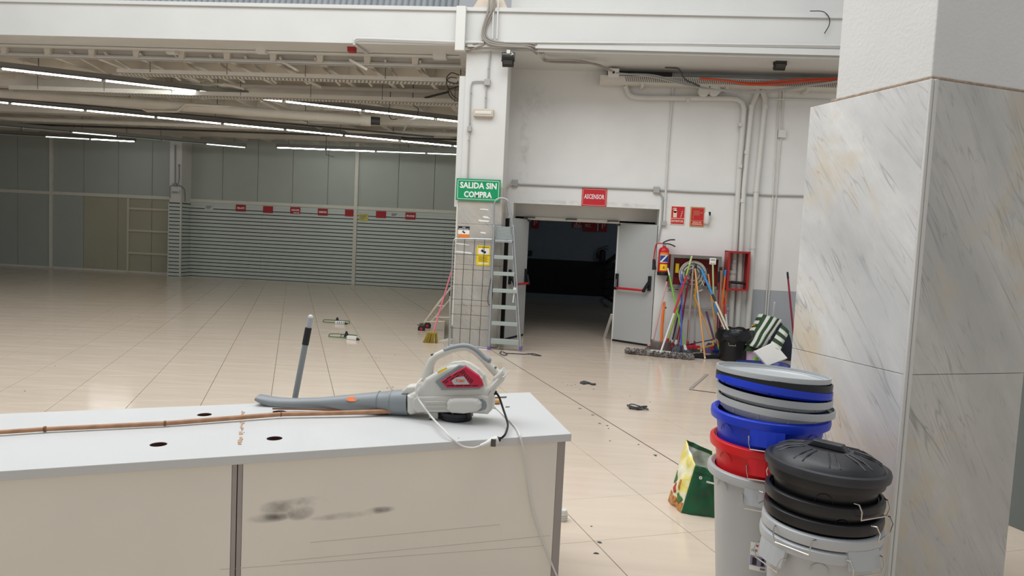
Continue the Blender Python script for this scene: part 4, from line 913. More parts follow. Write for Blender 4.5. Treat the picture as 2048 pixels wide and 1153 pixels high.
q = py(1466, 552, 11.28); tag(MB().lathe([(.05, -.09), (.062, -.085), (.062, -.02), (.05, -.015), (.05, .03), (.06, .035), (.06, .08), (.05, .085)], (q.x, YW-.06, q.z), 18).build('pipe_valve', 'white_pipe', org=q), 'white valve body on the drain pipe in the red box', 'valve')

# ---- pink floor broom etc. come below: ladder
def lp(x, y):      # point on the ladder's plane: foot at Y 10.18, top leaning towards the pillar
    a = Vector((0, 10.16, 0)); n = Vector((0, 1, -.045)).normalized(); return pp(x, y, a, n)
t = thing('step_ladder', 'folded aluminium platform ladder leaning against the marble pillar', 'ladder', pz(1010, 700))
mL = lambda y: (979+(988-979)*(698-y)/(698-452)); mR = lambda y: (1041+(1026-1041)*(698-y)/(698-452))
for f, x0, x1 in ((mL, 978, 988.5), (mR, 1041.5, 1027)):
    MB().bar(lp(x0, 698), lp(x1, 452), .022, .055, UY).build('stile', 'alu', t, bevel=.004)
for k, y in enumerate((684, 648, 615, 582, 548, 515)):
    a, b = lp(mL(y)+1, y), lp(mR(y)-1, y+.5); MB().box((a+b)/2+Vector((0, .02, 0)), ((b-a).length-.02, .085, .055 if k else .075)).build('tread', 'alu_tread', t, bevel=.004)
a, b = lp(990, 482), lp(1025, 484); MB().box((a+b)/2+Vector((0, .02, 0)), ((b-a).length, .07, .035)).build('platform_edge', 'alu', t, bevel=.004)
a, b, c_, d_ = lp(991, 479), lp(1023, 481), lp(1021, 454), lp(991, 453)
MB().hexa([v+Vector((0, .03, 0)) for v in (a, b, c_, d_)], [v+Vector((0, .05, 0)) for v in (a, b, c_, d_)]).build('platform', 'alu_tread', t)
for k in range(9): 
    f = (k+.5)/9; p, q = a.lerp(d_, f)+Vector((0, .028, 0)), b.lerp(c_, f)+Vector((0, .028, 0)); MB().bar(p, q, .006, .006).build('platform_rib', 'alu', t)
MB().tube(arc([lp(987, 478), lp(987.5, 450), lp(988, 420), lp(990, 404), lp(997, 397.5), lp(1008, 397), lp(1016, 402), lp(1020, 415), lp(1025, 452), lp(1026, 470)]), .013, 10).build('guard_rail', 'alu', t)
for x in (988, 1025): MB().box(lp(x, 452), (.035, .05, .05)).build('joint', 'grey_plastic', t, bevel=.005)
mat('foot_purple', '#6b5b96', .5)
for x in (978, 1041.5): MB().box(lp(x, 698)+UZ*.01, (.05, .07, .06)).build('foot', 'foot_purple', t, bevel=.01)
for (x0, x1) in ((977, 986), (1036, 1023)): 
    p, q = lp(x0, 690)+Vector((0, .08, 0)), lp(x1, 470)+Vector((0, .05, 0)); MB().bar(p, q, .02, .04, UY).build('rear_leg', 'alu', t)
MB().tube(arc([lp(982, 556), lp(977, 585), lp(976, 605), lp(980, 610), lp(985, 590), lp(985, 560)])[::1], .006, 6).build('strap', 'steel_dark', t)
MB().tube(arc([lp(1031, 576), lp(1028, 590), lp(1026, 606)]), .010, 6).build('strap', 'white_plastic', t); MB().box(lp(1030, 581), (.05, .03, .08)).build('lock', 'white_plastic', t)

# ---- wire grid panel in front of the pillar
def gp(x, y): return pp(x, y, Vector((0, 10.26, 0)), Vector((0, 1, -.03)).normalized())
t = thing('wire_grid', 'tubular wire grid panel leaning against the marble pillar', 'grid panel', pz(940, 693))
MB().tube(arc([gp(897.5, 696), gp(903, 560), gp(906.5, 490), gp(909, 480), gp(916, 477.5), gp(950, 478), gp(984, 479)], 5), .010, 8).build('frame_tube', 'alu', t)
MB().tube([gp(976, 699), gp(984, 479)], .010, 8).build('frame_tube', 'alu', t); MB().tube([gp(900, 690), gp(977, 696)], .010, 8).build('bottom_tube', 'alu', t)
for (xt, xb) in ((929.5, 919), (949.5, 938.5), (969.5, 958)): MB().tube([gp(xt, 479), gp(xb, 692)], .0042, 6).build('upright_wire', 'steel_dark', t)
for yl, yr in ((508, 512), (538, 542), (569, 573), (598, 603), (628, 633), (656, 661)): 
    f = (yl-480)/216; MB().tube([gp(907-9*f, yl), gp(984-8*f, yr)], .0034, 6).build('cross_wire', 'steel_dark', t)

# ---- tilted rolling rack behind the pillar
yr0 = pz(845, 662).y
t = thing('rolling_rack', 'cream tubular rolling rack with castors tilted beside the pillar', 'trolley', pz(850, 664))
r1 = lambda x, y: py(x, y, yr0); r2 = lambda x, y: py(x, y, yr0+.35)
for pts in (([(849, 645), (905, 572)], r1), ([(863, 644), (903, 596)], r2), ([(858, 633), (878, 605), (905, 572)], r1)): MB().tube([pts[1](*p) for p in pts[0]], .017, 8).build('rail_tube', 'old_plastic', t)
mat('cream_tube', '#c9c1ae', .4); 
for pts in ([(849, 644), (905, 644)], [(870, 635), (903, 636)], [(876, 612), (890, 613)]): MB().tube([r1(*p) for p in pts], .015, 8).build('cross_tube', 'cream_tube', t)
def castor(P, R_=.062):
    MB().lathe([(.001, -.02), (R_, -.02), (R_, .02), (.001, .02)], P, 18, (UX, UZ, UY)).build('wheel', 'black_rubber', t); MB().lathe([(.001, -.024), (R_*.42, -.024), (R_*.42, .024), (.001, .024)], P, 14, (UX, UZ, UY)).build('hub', 'red_paint', t)
    MB().box(P+UZ*.07, (.06, .06, .05)).build('fork', 'steel_dark', t)
castor(r1(843, 658)); castor(r2(855, 652)); MB().bar(r1(835, 650), r1(846, 652), .02, .015).build('brake_lever', 'steel_dark', t)
# brush stick and grey plate next to it
pp_ = [py(901, 582, 10.55), py(899.5, 688, 10.5)]; t = thing('window_wiper', 'white pole with black grip standing at the left edge of the pillar', 'pole', Vector((pp_[1].x, 10.5, 0))); MB().cyl(pp_[0], pp_[0].lerp(pp_[1], .1), .02).build('grip', 'black_rubber', t); MB().cyl(pp_[0].lerp(pp_[1], .1), Vector((pp_[1].x, 10.5, .0)), .013).build('pole', 'white_plastic', t)
a, b = pz(876, 684), pz(902, 684); t = thing('metal_dustpan', 'grey sheet metal scoop lying beside the pillar', 'dustpan', a); MB().hexa([a, b, b+Vector((0, .35, 0)), a+Vector((.08, .35, 0))], [a+UZ*.01, b+UZ*.01, b+Vector((0, .35, .012)), a+Vector((.08, .35, .012))]).build('pan', 'steel_tray', t); MB().bb(b.x-.16, b.x, a.y+.34, a.y+.352, 0, .3).build('back_plate', 'cab_steel', t)
# pink broom
a, b = py(906, 533, 10.95), pz(864, 680, .05); t = thing('broom', 'pink handled broom with yellow straw head leaning at the pillar', 'broom', (b.x, b.y, 0)); mat('pink_stick', '#d9707e', .4)
MB().tube([a, b.lerp(a, .04)+UZ*.05], .013, 10).build('handle', 'pink_stick', t); h0 = b+UZ*.03
MB().box(h0+UZ*.075, (.15, .05, .035), (Vector((.98, -.17, 0)), Vector((.17, .98, 0)), UZ)).build('head_block', 'straw', t, bevel=.01)
hb = MB(); 
for k in range(60):
    u = random.uniform(-.075, .075); v = random.uniform(-.022, .022); p = h0+Vector((u, v, .07)); q = Vector((h0.x+u*1.5-.02, h0.y+v*2.0, .002)); hb.tube([p, q], .007, 4)
o = hb.build('bristles', 'straw', t); o['kind'] = 'stuff'

# ================================================================== BROOMS AND MOPS LEANING AT THE HOSE CABINET
def cm_(n, h, r=.45): return mat(n, h, r)
for n, h in (('st_pink', '#dcb3ad'), ('st_green', '#7cc52e'), ('st_red', '#c01f36'), ('st_white', '#d8d8d6'), ('st_lime', '#b4c95a'), ('st_blue', '#3449b4'), ('st_darkred', '#8e1f35'), ('st_beige', '#b39a92'), ('st_orange', '#e08a3a'), ('st_wood', '#d79b5a'), ('st_yellow', '#e0b02c'), ('st_cream', '#d6cdb6'), ('st_sky', '#2a86c9'), ('st_pale', '#c7d79a'), ('st_tan', '#b98868'), ('st_deep_orange', '#e8702a'), ('st_purple', '#5a2f55'), ('st_silver', '#a9adb0'), ('st_brown', '#6b3a35'), ('st_black', '#1a1a1c')): cm_(n, h)
def stick(label, segs, Yt, bottom_z=0.03, r=.012, kind='broom', head=None, Yb=None, nm='broom'):
    """segs: [(x, y, material of the piece that starts here), ..., (x, y, None)] from top to bottom, in photo px"""
    tx, ty = segs[0][0], segs[0][1]; bx, by = segs[-1][0], segs[-1][1]
    top = py(tx, ty, Yt); bot = pz(bx, by, bottom_z) if Yb is None else py(bx, by, Yb)
    if Yb is None and bot.y > 11.2:      # keep clear of the wall: same line of sight, then down to the floor
        bot = py(bx, by, 11.18); dr = bot-top
        if bot.z > bottom_z: bot = bot+dr*((bot.z-bottom_z)/-dr.z)
        bx, by = scr(bot)
    t = thing(nm, label, kind, (bot.x, bot.y, min(bot.z, 0) if Yb is None else bot.z), 'brooms and mops leaning by the hose cabinet')
    L = math.hypot(bx-tx, by-ty)
    def at(x, y):
        f = math.hypot(x-tx, y-ty)/L
        # perspective-correct position along the 3D line
        p = top.lerp(bot, f)
        for _ in range(4):
            s = scr(p); e = math.hypot(s[0]-tx, s[1]-ty)/L; f += (math.hypot(x-tx, y-ty)/L-e); p = top.lerp(bot, f)
        return p
    for i in range(len(segs)-1):
        a, b = at(*segs[i][:2]), at(*segs[i+1][:2]); m = segs[i][2]
        if i == len(segs)-2: b = bot
        nme = 'handle' if i == len(segs)-2 else ('grip' if i == 0 else 'sleeve')
        MB().tube([a, b], r*(1.15 if nme == 'grip' else (1.0 if nme == 'handle' else 1.05)), 10).build(nme, m, t)
    MB().ball(top, r*1.15, 8, 6).build('end_cap', segs[0][2], t)
    d = (top-bot).normalized()
    if head: head(t, bot, d)
    return t
def block_head(m, w=.26, d_=.06, ang=0., h=.05, bm='mop_dark'):
    def f(t, b, d):
        ax = (Vector((math.cos(ang), math.sin(ang), 0)), Vector((-math.sin(ang), math.cos(ang), 0)), UZ)
        c = Vector((b.x, b.y, 0))
        MB().box(c+UZ*(.055+h/2), (w, d_, h), ax).build('head_block', m, t, bevel=.008)
        mb = MB()
        for k in range(70):
            u, v = random.uniform(-w/2, w/2), random.uniform(-d_/2, d_/2); p = c+ax[0]*u*.95+ax[1]*v*.9+UZ*.07; q = c+ax[0]*u*1.06+ax[1]*v*1.3+UZ*.004; mb.tube([p, q], .005, 4, False)
        o = mb.build('bristles', bm, t); o['kind'] = 'stuff'
        MB().cyl(Vector((b.x, b.y, .09)), Vector((b.x, b.y, .09))+d*.09, .02, .015, 10).build('socket', m, t)
    return f
def mop_head(m, R=.12, n=60, hh=.1, sock='white_plastic'):
    def f(t, b, d):
        mb = MB(); c = Vector((b.x, b.y, 0))
        for k in range(n):
            a = random.uniform(0, 2*math.pi); rr = R*random.uniform(.4, 1.05)
            e = c+Vector((math.cos(a)*rr, math.sin(a)*rr*.8, .008+random.uniform(0, .02)))
            mid = c+Vector((math.cos(a)*rr*.55, math.sin(a)*rr*.45, hh*random.uniform(.5, .9)))
            mb.tube(arc([c+UZ*hh, mid, e], 4), .009, 5, False)
        o = mb.build('mop_strands', m, t); o['kind'] = 'stuff'
        MB().cyl(c+UZ*(hh*.8), c+UZ*(hh*.8)+d*.10, .03, .02, 12).build('socket', sock, t)
    return f
# big grey dust mop at the front
a, b = pz(1252, 703, .03), pz(1386, 716, .03); d_ = (b-a).normalized()
t = stick('red and white pole of the wide grey dust mop at the front', [(1373, 553, 'st_red'), (1347, 627, 'st_white'), (1321, 706, None)], 11.12, .09, .014, 'dust mop', None, nm='dust_mop')
t['label'] = 'wide grey dust mop with a red and white pole, frontmost in the pile'
mb = MB(); ND = 1500; L_ = (b-a).length
mb.tube([a-d_*.02, a, a.lerp(b, .25), a.lerp(b, .5), a.lerp(b, .75), b, b+d_*.02], [.02, .045, .055, .055, .055, .05, .025], 12); mb.build('mop_core', 'mop_grey', t)
mb = MB()
for k in range(420):
    f = random.random(); an = random.uniform(-.5, math.pi+.5); c = a.lerp(b, f); n_ = UZ.cross(d_)
    p = c+n_*(math.cos(an)*.05)+UZ*(math.sin(an)*.04); q = c+n_*(math.cos(an)*.095)+UZ*(math.sin(an)*.062)+d_*random.uniform(-.03, .03)
    q.z = max(q.z, .006); mb.tube([p, q], [.009, .006], 4, False)
o = mb.build('fringe', 'mop_grey', t); o['kind'] = 'stuff'
MB().box(a.lerp(b, .52)+UZ*.05, (.3, .06, .02), (d_, UZ.cross(d_), UZ)).build('frame_clip', 'white_plastic', t)

stick('pinkish white stick with black top, leftmost of the pile', [(1336, 553, 'st_black'), (1333, 563, 'st_pink'), (1305, 688, None)], 11.15, .05, .012, head=block_head('st_pink', .14, .05, .2))
stick('bright green mop stick crossing in front of the extinguisher', [(1335.8, 538, 'st_white'), (1338, 551, 'st_green'), (1372, 702, None)], 11.12, .08, head=mop_head('mop_dark', .13, 60, .09), nm='mop', kind='mop')
stick('lime green stick reaching highest in front of the hose reel', [(1383.3, 514, 'st_pale'), (1380, 530, 'st_lime'), (1336, 681, None)], 11.16, .08, .014, head=mop_head('mop_red', .13, 60, .12, 'st_red'), nm='mop', kind='mop')
stick('plain royal blue broom stick standing upright', [(1363.8, 544, 'st_silver'), (1363.6, 549, 'st_blue'), (1362, 707, None)], 11.14, .07, .013, head=block_head('cloth_navy', .36, .07, -.15, .035, 'mop_dark'))
stick('dark red stick slanting behind the blue one', [(1379, 560, 'st_darkred'), (1353, 684, None)], 11.18, .06, .013, head=mop_head('mop_dark', .12, 50, .1), nm='mop', kind='mop')
stick('greyish pink stick just below the centre of the hose reel', [(1386.5, 534, 'st_silver'), (1386, 538, 'st_beige'), (1375, 699, None)], 11.14, .05, .013, head=block_head('st_red', .16, .05, .2))
stick('orange stick with a silver middle, standing furthest forward', [(1389.8, 535, 'st_black'), (1390, 538, 'st_wood'), (1394, 583, 'st_silver'), (1396, 612, 'st_wood'), (1409.5, 715, 'st_white'), (1410, 718, None)], 11.12, .004, .014)
stick('short yellow and silver stick behind the orange one', [(1392, 530, 'st_black'), (1393, 545, 'st_wood'), (1390, 575, 'st_yellow'), (1388, 615, 'st_silver'), (1388.6, 697, None)], 11.17, .05, .012, head=block_head('st_red', .18, .06, .1))
stick('tan wooden stick slanting down to the right', [(1388, 591, 'st_wood'), (1428, 690, 'st_black'), (1434, 708, None)], 11.16, .04, .011, head=block_head('basin_blue', .16, .06, .1))
stick('pale green stick standing upright below the white label', [(1425.6, 528, 'st_pale'), (1429, 700, None)], 11.13, .06, .013, head=block_head('st_red', .15, .05, 0))
stick('orange topped stick left of the pale green one', [(1415, 539, 'st_black'), (1417.7, 548, 'st_wood'), (1430, 640, 'st_tan'), (1438, 706, None)], 11.18, .05, .013, head=block_head('st_green', .14, .06, .1))
stick('dark red stick with black top at the right end of the cabinet', [(1438.6, 545, 'st_black'), (1438, 565, 'st_darkred'), (1433, 702, None)], 11.15, .05, .012)
stick('brown stick with a hook, right of the hose cabinet', [(1442.7, 536, 'st_black'), (1442.5, 541, 'st_tan'), (1441, 622, 'st_purple'), (1437, 700, None)], 11.15, .05, .013, head=block_head('st_yellow', .13, .05, 0))
stick('orange stick with a blue top beside the red box', [(1451, 542, 'st_sky'), (1450, 553, 'st_deep_orange'), (1443, 632, 'st_darkred'), (1436, 702, None)], 11.1, .05, .014)
stick('yellow and brown stick next to the black bin', [(1457, 548, 'st_deep_orange'), (1446, 640, 'st_tan'), (1441, 700, None)], 11.2, .05, .011)
stick('red and white stick between the bin and the pipes', [(1447, 595, 'st_red'), (1451, 629, 'st_white'), (1456, 665, None)], 11.25, .3, .012, Yb=11.0)
stick('black stick behind the green and red poles', [(1362, 608, 'st_black'), (1344, 684, None)], 11.2, .05, .011, head=mop_head('mop_dark', .12, 50, .1), nm='mop', kind='mop')
stick('dark stick slanting behind the blue stick', [(1374, 575, 'st_brown'), (1368, 640, 'st_darkred'), (1357, 690, None)], 11.22, .05, .011)
stick('short twisted purple stick right of the wooden ones', [(1413, 625, 'st_purple'), (1428, 680, None)], 11.1, .2, .016, Yb=10.95)
stick('grey stick left of centre behind the yellow one', [(1384, 548, 'st_silver'), (1378, 640, 'st_brown'), (1374, 690, None)], 11.24, .05, .011)
# stick lying flat on the heap and grey one behind
a, b = pz(1391, 700, .03), pz(1430, 690, .22); t = thing('broom_stick', 'short yellow stick lying low across the pile', 'stick', a); MB().cyl(a, b, .013).build('handle', 'st_yellow', t); MB().ball(b, .016, 8, 6).build('end_cap', 'st_black', t)
a, b = pz(1365, 692, .1), pz(1424, 680, .3); t = thing('broom_stick', 'thin grey stick lying low behind the yellow one', 'stick', a); MB().cyl(a, b, .009).build('handle', 'steel_dark', t); MB().ball(b, .013, 8, 6).build('end_cap', 'st_black', t)
# blue stick leaning out of the black bin
t = stick('bright blue and cream pole leaning into the black bin', [(1402.8, 540, 'st_sky'), (1424, 590, 'st_black'), (1429, 605, 'st_cream'), (1457, 662, None)], 11.14, 0, .017, Yb=10.62)
t = stick('second cream pole with a blue top, leaning into the black bin', [(1427, 607, 'st_sky'), (1436, 626, 'st_cream'), (1450, 660, None)], 11.1, 0, .013, Yb=10.62)
# orange brush handles at left
p = [py(1329, 606, 11.2), py(1326, 625, 11.15), py(1324, 650, 11.1), py(1323, 676, 11.05), py(1322, 700, 11.0)]; t = thing('dustpan_handle', 'curved orange plastic handle standing at the left of the pile', 'handle', p[-1]); MB().tube(arc(p), .022, 10, flat=[(1, .6)]*25).build('handle', 'st_deep_orange', t); MB().ball(p[0], .018, 8, 6).build('end_cap', 'st_deep_orange', t)
p = [py(1330, 605, 11.2), py(1329, 632, 11.16), py(1328, 700, 11.05)]; t = thing('brush_handle', 'cream brush handle beside the orange one', 'handle', p[-1]); MB().tube(p, .012, 10).build('handle', 'st_cream', t); MB().ball(py(1331.5, 616, 11.18), .014, 8, 6).build('end_cap', 'st_black', t)
# transparent dustpan
c = pz(1322, 706); t = thing('clear_dustpan', 'smoky transparent dustpan standing behind the dust mop', 'dustpan', c)
def pan(u, v): a = math.pi*(.05+.9*u); return c+Vector((-.16*math.cos(a), .10-.10*math.sin(a)*(1-.2*v), .005+.20*v-.03*v*math.sin(a)))
MB().grid(pan, 18, 6).build('shell', 'pan_clear', t, solid=.004); MB().hexa([c+Vector((-.28, .0, .002)), c+Vector((.0, .0, .002)), c+Vector((.0, .16, .002)), c+Vector((-.22, .16, .002))], [c+Vector((-.28, .0, .012)), c+Vector((.0, 0, .012)), c+Vector((.0, .16, .05)), c+Vector((-.22, .16, .05))]).build('lip', 'pan_clear', t)
# loose mop heads and rags
def rag(name, label, c, sx, sy, h, m, seed, cat='rag', n=18):
    c = Vector(c); rnd = random.Random(seed); of = Vector((rnd.uniform(0, 9), rnd.uniform(0, 9), 0)); mb = MB()
    def f(u, v):
        th = 2*math.pi*u; rr = math.sin(math.pi*v/2); k = 1+.28*mnoise.noise(Vector((math.cos(th)*1.6, math.sin(th)*1.6, v*2))+of)
        hz = math.cos(math.pi*v/2)*h*(1+.5*mnoise.noise(Vector((math.cos(th)*2, math.sin(th)*2, v*3))+of*2))
        return c+Vector((sx/2*rr*k*math.cos(th), sy/2*rr*k*math.sin(th), max(hz, .002)))
    mb.grid(f, n, 8); return tag(mb.build(name, m, org=c), label, cat)
rag('loose_mop', 'dark red cloth mop head behind the clear dustpan', pz(1341, 702), .16, .14, .13, 'mop_red', 3, 'mop'); rag('loose_mop', 'speckled dark mop head between red mop and blue stick', pz(1355, 706), .2, .16, .12, 'mop_dark', 4, 'mop')
rag('loose_mop', 'red cloth lump in the middle of the pile', pz(1383, 702), .14, .12, .10, 'mop_red', 5, 'mop'); rag('loose_mop', 'purple speckled mop head at the right of the pile', pz(1418, 706), .2, .16, .13, 'mop_purple', 6, 'mop'); rag('dark_cloth', 'flat black cloth heap in front of the red and white broom heads', pz(1398, 716), .36, .18, .06, 'mop_black', 7)
rag('dark_cloth', 'low black cloth beside the black bin', pz(1424, 717), .3, .12, .04, 'mop_black', 8)
# ---- black bin with liner
c = pz(1475, 726); c = Vector((c.x-.02, c.y+.19, 0)); Rb, Rt, Hb = .205, .245, .44
t = thing('waste_bin', 'black waste bin lined with a black bag beside the brooms', 'bin', c)
MB().lathe([(.001, .004), (Rb, .004), (Rt-.01, Hb-.03), (Rt+.01, Hb-.03), (Rt+.012, Hb), (Rt-.012, Hb), (Rt-.03, Hb-.05), (Rb-.02, .03), (.001, .03)], c, 40).build('bin_body', 'black_tub', t)
mb = MB(); rnd = random.Random(2)
def liner(u, v):
    th = 2*math.pi*u; w = mnoise.noise(Vector((math.cos(th)*4, math.sin(th)*4, v*2.5)))
    if v < .35: rr, z = Rt-.03-.06*(1-v/.35), Hb-.10+.14*v/.35
    else: q = (v-.35)/.65; rr, z = Rt+.004+.03*math.sin(q*2.2), Hb+.04-.17*q*(1+.3*mnoise.noise(Vector((math.cos(th)*3, math.sin(th)*3, 5))))
    return c+Vector(((rr+.012*w)*math.cos(th), (rr+.012*w)*math.sin(th), z+.02*w))
mb.grid(liner, 64, 14); mb.build('bin_liner', 'bag_black', t)
hd = c+Vector((-.09, -Rt+.0, Hb-.18)); MB().tube([hd+Vector((-.05, -.0, .03)), hd+Vector((-.05, -.03, 0)), hd+Vector((.05, -.03, -.0)), hd+Vector((.05, 0, .03))], .006, 6).build('wire_handle', 'wire', t)
# ---- striped cushion fabric
def stripes(fn, n, name, label, cat, loc, grp=None, per=4, nv=10, first=0):
    t = thing(name, label, cat, loc, grp)
    for k in range(n):
        u0, u1 = k/n, (k+1)/n
        mb = MB().grid(lambda u, v: fn(u0+(u1-u0)*u, v), per, nv); mb.build('stripe', 'fabric_green' if (k+first) % 2 == 0 else 'fabric_white', t, solid=.012)
    return t
A_, B_, C_, D_ = py(1527, 629, 10.75), py(1564, 640, 10.75), py(1524, 698, 10.35), py(1493, 690, 10.35)
def fab1(u, v):
    p = (A_.lerp(B_, u)).lerp(D_.lerp(C_, u), v); p.y += -.06*math.sin(math.pi*u)+.03*mnoise.noise(Vector((u*4, v*3, 1))); p.z += .015*mnoise.noise(Vector((u*5, v*4, 7))); return p
stripes(fab1, 6, 'striped_cushion', 'large green and white striped cushion leaning over the pink bucket', 'cushion', pz(1515, 722), 'striped cushions', first=0)
A2, B2, D2, C2 = py(1564, 650, 10.65), py(1578, 664, 10.6), py(1540, 690, 10.19), py(1560, 702, 10.15)
def fab2(u, v):
    p = (D2.lerp(A2, u)).lerp(C2.lerp(B2, u), v); p.y += -.05*math.sin(math.pi*v)+.02*mnoise.noise(Vector((u*4, v*3, 3))); return p
stripes(fab2, 6, 'striped_cushion', 'smaller rolled green and white cushion beside the marble column', 'cushion', pz(1560, 722), 'striped cushions', first=1)
# side edge stripes of the big cushion
E0, E1 = py(1493, 690, 10.37), py(1499, 716, 10.36)
def fab3(u, v): p = (A_.lerp(D_, u)); p = p+Vector((-.05*v, .08*v, -.01*v)); return p
stripes(fab3, 9, 'cushion_edge', 'narrow striped side edge of the large cushion', 'cushion', pz(1500, 722), None, 2, 3, 1)
MB_ = MB(); a, b, c2 = py(1489, 692, 10.33), py(1506, 688, 10.33), py(1498, 714, 10.33); rag('cushion_corner', 'dark green hanging tip of the large cushion', py(1499, 703, 10.36), .12, .05, .10, 'fabric_green', 12, 'cushion')
# pink bucket, white board, blue basin, navy cloth, sticks
c = pz(1506, 727); c.y += .1; t = thing('pink_bucket', 'pale pink plastic bucket under the striped cushion', 'bucket', c)
MB().lathe([(.001, .004), (.13, .004), (.165, .19), (.172, .19), (.172, .20), (.155, .20), (.122, .02), (.001, .02)], c, 30).build('tub', 'bucket_pink', t); MB().tube([c+Vector((.165*math.cos(a_), .165*math.sin(a_), .195)) for a_ in [i*2*math.pi/24 for i in range(25)]], .007, 6, False).build('rim', 'bucket_pink', t)
c = pz(1531, 744, .0); t = thing('blue_basin', 'shallow navy blue basin holding the white board', 'basin', c)
def basin(prof):
    mb = MB(); rows = []
    for (s, z) in prof:
        row = []
        for k in range(40):
            a_ = 2*math.pi*k/40; ca_, sa_ = math.cos(a_), math.sin(a_); n_ = 4
            r_ = 1/((abs(ca_)**n_+abs(sa_)**n_)**(1/n_)); row.append(c+Vector((.33*s*r_*ca_, .2*s*r_*sa_+.12, z)))
        rows.append(row)
    vs = [v for r in rows for v in r]; mb.add(vs, [(i*40+k, i*40+(k+1) % 40, (i+1)*40+(k+1) % 40, (i+1)*40+k) for i in range(len(rows)-1) for k in range(40)], True); return mb
basin([(.01, .004), (.8, .004), (.97, .075), (1.06, .075), (1.06, .09), (.94, .09), (.76, .02), (.01, .02)]).build('tub', 'basin_blue', t); basin([(1.03, .08), (1.07, .08), (1.07, .096), (1.03, .096), (1.03, .08)]).build('rim', 'basin_blue', t)
q = [py(1508, 703, 10.04), py(1548, 684, 10.16), py(1576, 717, 10.10), py(1535, 733, 9.98)]; n_ = (q[1]-q[0]).cross(q[3]-q[0]).normalized()
if n_.y > 0: n_ = -n_
tag(MB().hexa(q, [v-n_*.06 for v in q]).build('foam_board', 'foam', org=q[3], bevel=.012), 'white foam block tilted in the blue basin', 'foam block')
q = [py(1503, 727, 10.1), py(1513, 714, 10.14), py(1519, 717, 10.13), py(1511, 730, 10.09)]; tag(MB().hexa(q, [v+Vector((0, .02, .012)) for v in q]).build('green_scoop', 'st_green', org=q[0]), 'bright green plastic scoop in the blue basin', 'scoop')
rag('navy_cloth', 'dark navy cloth bundle beside the foam block', pz(1568, 722)+Vector((.0, .22, 0)), .42, .44, .42, 'cloth_navy', 15)
t = stick('white plastic rod rising behind the striped cushion', [(1549, 606, 'st_white'), (1545, 640, 'st_white'), (1536, 712, None)], 10.85, .0, .011, 'rod', None, None, 'white_rod'); del t['group']
t = stick('dark red pole with black grip beside the marble column', [(1575, 546, 'st_black'), (1577, 558, 'st_darkred'), (1584, 640, 'st_darkred'), (1590, 700, None)], 11.2, .02, .014, 'pole', None, 11.0, 'red_pole'); del t['group']
a, b = py(1503, 652, 10.6), py(1516, 648, 10.7); pipe('yellow_tube', 'yellow tube peeping out behind the black bin', [a, b, b+Vector((.05, .1, -.3))], .012, 'st_yellow', 'tube')

# ================================================================== LITTER ON THE FLOOR
def cord(name, label, pts, r, m, cat, z=None):
    P = [pz(x, y, (z or r)) for x, y in pts]; return pipe(name, label, P, r, m, cat, None, 6, 5)
for (k, ox, oy, ang, lb, lb2) in ((0, 676, 645, .1, 'white power strip with dark plug lying far out on the floor', 'green cord loop of the far power strip'), (1, 700, 676, -.25, 'white power strip lying on its face nearer the counter', 'green cord loop of the nearer power strip')):
    c = pz(ox+(4 if not k else 4), oy+4); ax = (Vector((math.cos(ang), math.sin(ang), 0)), Vector((-math.sin(ang), math.cos(ang), 0)), UZ)
    t = thing('power_strip', lb, 'power strip', c)
    MB().box(c+UZ*.03, (.17, .05, .055), ax).build('case', 'white_plastic', t, bevel=.008)
    if not k:
        for q in range(4): MB().box(c+ax[0]*(-.04+.035*q)-ax[1]*.026+UZ*.032, (.02, .004, .034), ax).build('socket', 'grey_plastic', t)
    MB().tube([c+ax[0]*.09+UZ*.02, c+ax[0]*.13-ax[1]*.01+UZ*.015], [.02, .012], 8).build('plug', 'black_rubber', t)
    l0 = pz(672 if not k else 690, 646 if not k else 675.5, .01); mb = MB()
    for (dx, rx, ry) in (((-.10, .14, .05), (.12, .13, .05)) if not k else ((-.11, .15, .07), (.06, .13, .06))):
        mb.tube([l0+Vector((dx+rx*math.cos(a_), ry*math.sin(a_), .008+.03*(math.sin(a_) > .2))) for a_ in [i*2*math.pi/20 for i in range(21)]], .008, 6, False)
    tag(mb.build('cord_loop', 'rope_green', org=l0), lb2, 'cord'); cc = l0+Vector((.02, .0, .0)); tag(MB().hexa([cc+Vector((-.04, -.02, .0)), cc+Vector((.04, -.02, 0)), cc+Vector((.04, .03, 0)), cc+Vector((-.04, .03, 0))], [cc+Vector((-.01, 0, .10)), cc+Vector((.01, 0, .10)), cc+Vector((.01, .01, .10)), cc+Vector((-.01, .01, .10))]).build('cord_clip', 'black_plastic', org=cc), 'black clip on the '+('far' if not k else 'near')+' green cord', 'clip')
cord('tangled_cord', 'dark tangled cord lying at the foot of the ladder', [(1003, 703), (1000, 707), (1008, 711), (1014, 709), (1006, 704), (1012, 707), (1030, 708), (1050, 709), (1058, 708), (1068, 711), (1082, 712), (1066, 708), (1056, 709)], .007, 'rag_dark', 'cord')
rag('floor_rag', 'small dark rag lying alone on the middle of the floor', pz(1168, 768), .1, .1, .03, 'rag_dark', 21); cord('floor_strap', 'dark strap end trailing from the small rag', [(1166, 768), (1176, 766), (1184, 769), (1191, 769)], .012, 'rag_dark', 'strap')
c = pz(1272, 817, .01); mb = MB()
for k in range(4): ox, oy = random.uniform(-.03, .03), random.uniform(-.02, .02); mb.tube([c+Vector((ox+(.06+.01*k)*math.cos(a_), oy+.035*math.sin(a_), .006*k+.012*math.sin(a_*2+k))) for a_ in [i*2*math.pi/20 for i in range(21)]], .0055, 6, False)
